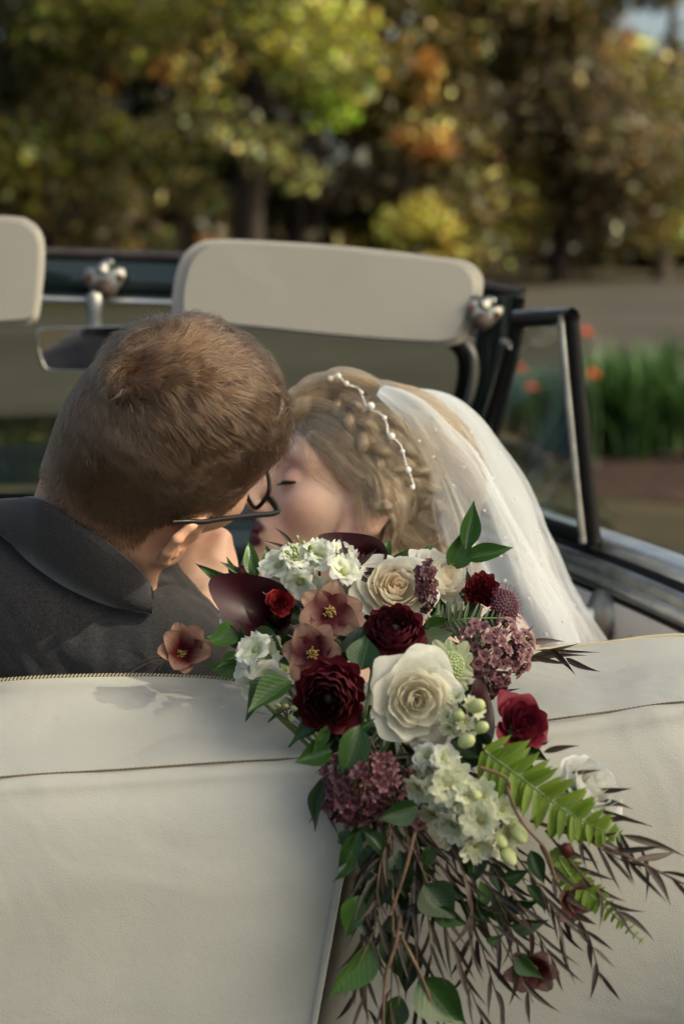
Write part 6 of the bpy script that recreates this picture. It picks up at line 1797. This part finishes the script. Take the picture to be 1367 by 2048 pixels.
# ---- named leaves
for a in [('g', 512, 1158, 500, 1076, 34, 1.395, 1.40), ('g', 545, 1150, 535, 1090, 34, 1.395, 1.40), ('g', 478, 1165, 388, 1136, 26, 1.40, 1.39), ('g', 468, 1160, 456, 1112, 16, 1.40, 1.40), ('y', 486, 1146, 440, 1126, 13, 1.40, 1.395),
          ('g', 470, 1172, 414, 1166, 14, 1.395, 1.39), ('g', 768, 1128, 772, 1074, 32, 1.40, 1.405), ('g', 782, 1128, 818, 1098, 26, 1.395, 1.395), ('g', 846, 1118, 862, 1084, 20, 1.41, 1.41),
          ('g', 898, 1138, 944, 1052, 52, 1.40, 1.395), ('g', 930, 1100, 948, 1002, 42, 1.392, 1.40), ('g', 930, 1118, 1028, 1098, 40, 1.395, 1.39), ('g', 1010, 1295, 1072, 1270, 22, 1.36, 1.36), ('d', 925, 1385, 1000, 1372, 34, 1.31, 1.30), ('d', 930, 1400, 990, 1400, 26, 1.31, 1.30),
          ('g', 846, 1272, 884, 1204, 40, 1.342, 1.345), ('g', 842, 1262, 925, 1238, 46, 1.345, 1.34), ('y', 848, 1278, 908, 1268, 40, 1.325, 1.32), ('d', 860, 1295, 950, 1300, 36, 1.335, 1.33),
          ('g', 488, 1270, 402, 1284, 54, 1.362, 1.36), ('d', 515, 1305, 486, 1256, 36, 1.36, 1.36), ('g', 500, 1322, 410, 1348, 44, 1.352, 1.35), ('g', 485, 1310, 432, 1338, 26, 1.345, 1.345), ('g', 512, 1258, 572, 1338, 54, 1.335, 1.31), ('g', 584, 1362, 494, 1428, 62, 1.285, 1.275), ('d', 560, 1362, 482, 1432, 58, 1.30, 1.29),
          ('g', 722, 1340, 738, 1268, 70, 1.285, 1.295), ('d', 708, 1320, 724, 1236, 52, 1.31, 1.32), ('g', 645, 1448, 572, 1490, 40, 1.262, 1.262), ('g', 655, 1450, 622, 1508, 26, 1.25, 1.25), ('g', 664, 1502, 588, 1524, 52, 1.252, 1.25), ('d', 720, 1450, 680, 1572, 66, 1.228, 1.222), ('g', 700, 1466, 752, 1440, 20, 1.235, 1.235),
          ('d', 652, 1560, 632, 1662, 36, 1.245, 1.245), ('d', 836, 1612, 752, 1634, 54, 1.210, 1.206), ('d', 700, 1660, 686, 1700, 34, 1.235, 1.235), ('d', 740, 1640, 690, 1690, 40, 1.235, 1.235),
          ('d', 735, 1690, 722, 1790, 46, 1.228, 1.225), ('d', 775, 1740, 718, 1830, 50, 1.225, 1.225), ('g', 722, 1790, 684, 1875, 52, 1.222, 1.222), ('d', 720, 1830, 752, 1888, 26, 1.222, 1.22), ('g', 748, 1880, 648, 1988, 74, 1.218, 1.216),
          ('d', 800, 1700, 800, 1800, 60, 1.226, 1.224), ('d', 845, 1770, 905, 1842, 84, 1.222, 1.218), ('d', 862, 1820, 935, 1852, 40, 1.222, 1.22), ('g', 838, 1955, 922, 2062, 92, 1.214, 1.21), ('d', 800, 1990, 760, 2070, 60, 1.22, 1.22), ('d', 800, 1880, 830, 1990, 62, 1.224, 1.222), ('d', 770, 1860, 800, 1960, 44, 1.226, 1.224),
          ('d', 858, 1690, 850, 1742, 34, 1.23, 1.23), ('d', 955, 1690, 940, 1770, 42, 1.228, 1.228), ('d', 985, 1725, 1000, 1790, 34, 1.228, 1.228), ('d', 1005, 1800, 1092, 1806, 48, 1.224, 1.22), ('d', 1020, 1850, 1098, 1848, 34, 1.222, 1.22), ('g', 1032, 1905, 1086, 1956, 44, 1.214, 1.212), ('g', 970, 1880, 1010, 1872, 24, 1.222, 1.22), ('d', 1000, 1760, 1060, 1740, 30, 1.228, 1.226), ('d', 930, 1800, 980, 1850, 36, 1.226, 1.224), ('d', 1060, 1700, 1085, 1770, 36, 1.226, 1.224), ('d', 900, 1480, 960, 1520, 40, 1.24, 1.235), ('d', 980, 1490, 960, 1450, 26, 1.24, 1.24)]:
    leaf(*a, rollv=rb.normal(0, .35))
for k in range(26):
    x, y = [(720, 1690), (760, 1680), (800, 1720), (850, 1740), (740, 1760), (900, 1760), (960, 1790), (820, 1830), (1020, 1770)][k % 9]; x += rb.normal(0, 22); y += rb.normal(0, 26); a = rb.normal(1.5, .7); L = rb.uniform(50, 90)
    leaf('d' if k % 3 else 'g', x, y, x + L * math.cos(a), y + L * math.sin(a), rb.uniform(24, 42), rb.uniform(1.222, 1.24), None, rb.normal(0, .6))
# ---- bronze twigs with narrow leaves
def spray(ctrl, n, Lpx, w, label=None, spread=.45, r0=.0011, side=None, leaf0=.08):
    q = spline(ctrl, 30); path = np.array([P(*c) for c in q]); V, F = tube(path, np.linspace(r0, r0 * .4, 30), 5)
    t = obj('bronze_twig', V, F, M_twig, BQ)
    dirs = nrm(np.gradient(q[:, :2], axis=0))
    for k in range(n):
        s = leaf0 + (1 - leaf0) * (k + .5) / n; i = min(int(s * 29), 29); sg = (1 if k % 2 else -1) if side is None else side
        a = sg * spread * rb.uniform(.4, 1.25); d = dirs[i]; dx, dy = d[0] * math.cos(a) - d[1] * math.sin(a), d[0] * math.sin(a) + d[1] * math.cos(a)
        L = Lpx * rb.uniform(.65, 1.2); x, y, dd = q[i]
        leaf('b', x, y, x + dx * L, y + dy * L, w * rb.uniform(.75, 1.2), dd, dd + rb.uniform(-.018, .012), rb.normal(0, .7), t)
    return t
hang = [((760, 1600), (735, 1800), (708, 2010)), ((770, 1620), (740, 1850), (735, 2080)), ((780, 1600), (790, 1830), (772, 2080)), ((800, 1620), (830, 1850), (852, 2080)), ((810, 1640), (890, 1850), (960, 2060)), ((830, 1640), (930, 1820), (1010, 2040)),
        ((850, 1660), (960, 1830), (1062, 2005)), ((790, 1640), (760, 1750), (745, 1930)), ((820, 1620), (850, 1760), (870, 1930)), ((900, 1670), (985, 1790), (1040, 1900)), ((880, 1640), (930, 1780), (935, 1930)), ((950, 1680), (1040, 1800), (1110, 1930)), ((1000, 1660), (1085, 1780), (1130, 1870))]
for i, h in enumerate(hang):
    c = [(x + rb.normal(0, 6), y, dd) for (x, y), dd in zip(h, (1.238, 1.226 + rb.uniform(-.01, .01), 1.222 + rb.uniform(-.012, .012)))]
    spray(c, 12, 108, 10.5, None, .36)
for h in [((700, 1470), (660, 1560), (650, 1620)), ((740, 1480), (770, 1540), (780, 1600)), ((800, 1490), (830, 1540), (850, 1600)), ((850, 1490), (800, 1540), (760, 1590)), ((880, 1500), (930, 1540), (990, 1600))]:
    spray([(x, y, 1.252) for x, y in h], 9, 70, 11, None, .6)
spray([(1060, 1640, 1.225), (1200, 1690, 1.215), (1300, 1735, 1.205), (1400, 1785, 1.20)], 12, 105, 14, None, .42, .0016)
spray([(1080, 1690, 1.222), (1130, 1800, 1.22), (1175, 1870, 1.222), (1200, 1960, 1.225)], 11, 78, 12, None, .4)
spray([(1090, 1660, 1.224), (1150, 1735, 1.218), (1200, 1790, 1.216), (1240, 1830, 1.215)], 9, 92, 12, None, .45)
spray([(1130, 1640, 1.222), (1190, 1690, 1.215), (1240, 1720, 1.212)], 7, 105, 12, None, .8)
for a in [(1085, 1505, 1152, 1482, 14), (1080, 1488, 1100, 1486, 6), (1140, 1545, 1200, 1537, 11), (1190, 1580, 1264, 1576, 14), (1190, 1610, 1262, 1600, 15), (1190, 1615, 1306, 1650, 13), (1195, 1640, 1265, 1642, 10), (1240, 1670, 1380, 1702, 16), (1235, 1660, 1275, 1750, 12), (1230, 1670, 1262, 1770, 12), (1275, 1690, 1310, 1800, 12)]:
    leaf('b', *a, 1.228, 1.222, rb.normal(0, .4))
# blades that stick out of the top and the right-hand side
for a in [(588, 1100, 556, 1048, 10, 1.40, 1.405), (590, 1105, 524, 1078, 11, 1.40, 1.395), (585, 1105, 552, 1080, 10, 1.40, 1.40), (700, 1140, 757, 1098, 12, 1.375, 1.375), (712, 1135, 828, 1142, 13, 1.37, 1.37), (716, 1146, 815, 1148, 9, 1.368, 1.37), (712, 1135, 668, 1078, 12, 1.37, 1.37), (714, 1145, 740, 1175, 11, 1.365, 1.36), (700, 1120, 645, 1090, 9, 1.38, 1.39),
          (845, 1268, 918, 1250, 8, 1.33, 1.335), (840, 1258, 905, 1262, 10, 1.33, 1.33), (1028, 1278, 1072, 1258, 10, 1.372, 1.378), (1040, 1290, 1130, 1270, 13, 1.37, 1.375), (1060, 1312, 1160, 1290, 9, 1.37, 1.372), (1045, 1318, 1175, 1300, 11, 1.372, 1.37), (1055, 1310, 1135, 1338, 12, 1.37, 1.345), (1100, 1300, 1150, 1336, 13, 1.368, 1.345), (1130, 1315, 1192, 1354, 13, 1.36, 1.335), (1040, 1320, 1110, 1316, 8, 1.37, 1.37), (1070, 1300, 1200, 1308, 7, 1.37, 1.372), (1000, 1382, 1042, 1378, 5, 1.335, 1.33)]:
    leaf('b', *a, rb.normal(0, .3))
M_tend = simple('straw_tendril', (.22, .13, .06), .6)
for (x, y) in ((262, 1345), (285, 1322), (300, 1352), (318, 1340)):
    V, F = tube(np.array([P(*q) for q in spline([(340, 1318, 1.37), ((340 + x) / 2, (1316 + y) / 2 - 7, 1.365), (x, y, 1.37)], 10)]), .0002, 4); obj('fine_tendril', V, F, M_tend, BQ)
for ctrl in [[(800, 1830, 1.205), (790, 1890, 1.204), (770, 1960, 1.204), (765, 2060, 1.206)], [(830, 1660, 1.215), (810, 1740, 1.21), (780, 1830, 1.212)], [(1010, 1570, 1.205), (1040, 1640, 1.205), (1090, 1700, 1.21), (1110, 1760, 1.215)], [(800, 1870, 1.206), (845, 1960, 1.21), (880, 2060, 1.21)], [(960, 1535, 1.21), (1010, 1555, 1.205), (1020, 1580, 1.205)]]:
    V, F = tube(np.array([P(*q) for q in spline(ctrl, 16)]), np.linspace(.0014, .0010, 16), 6); obj('woody_stem', V, F, M_twig, BQ)
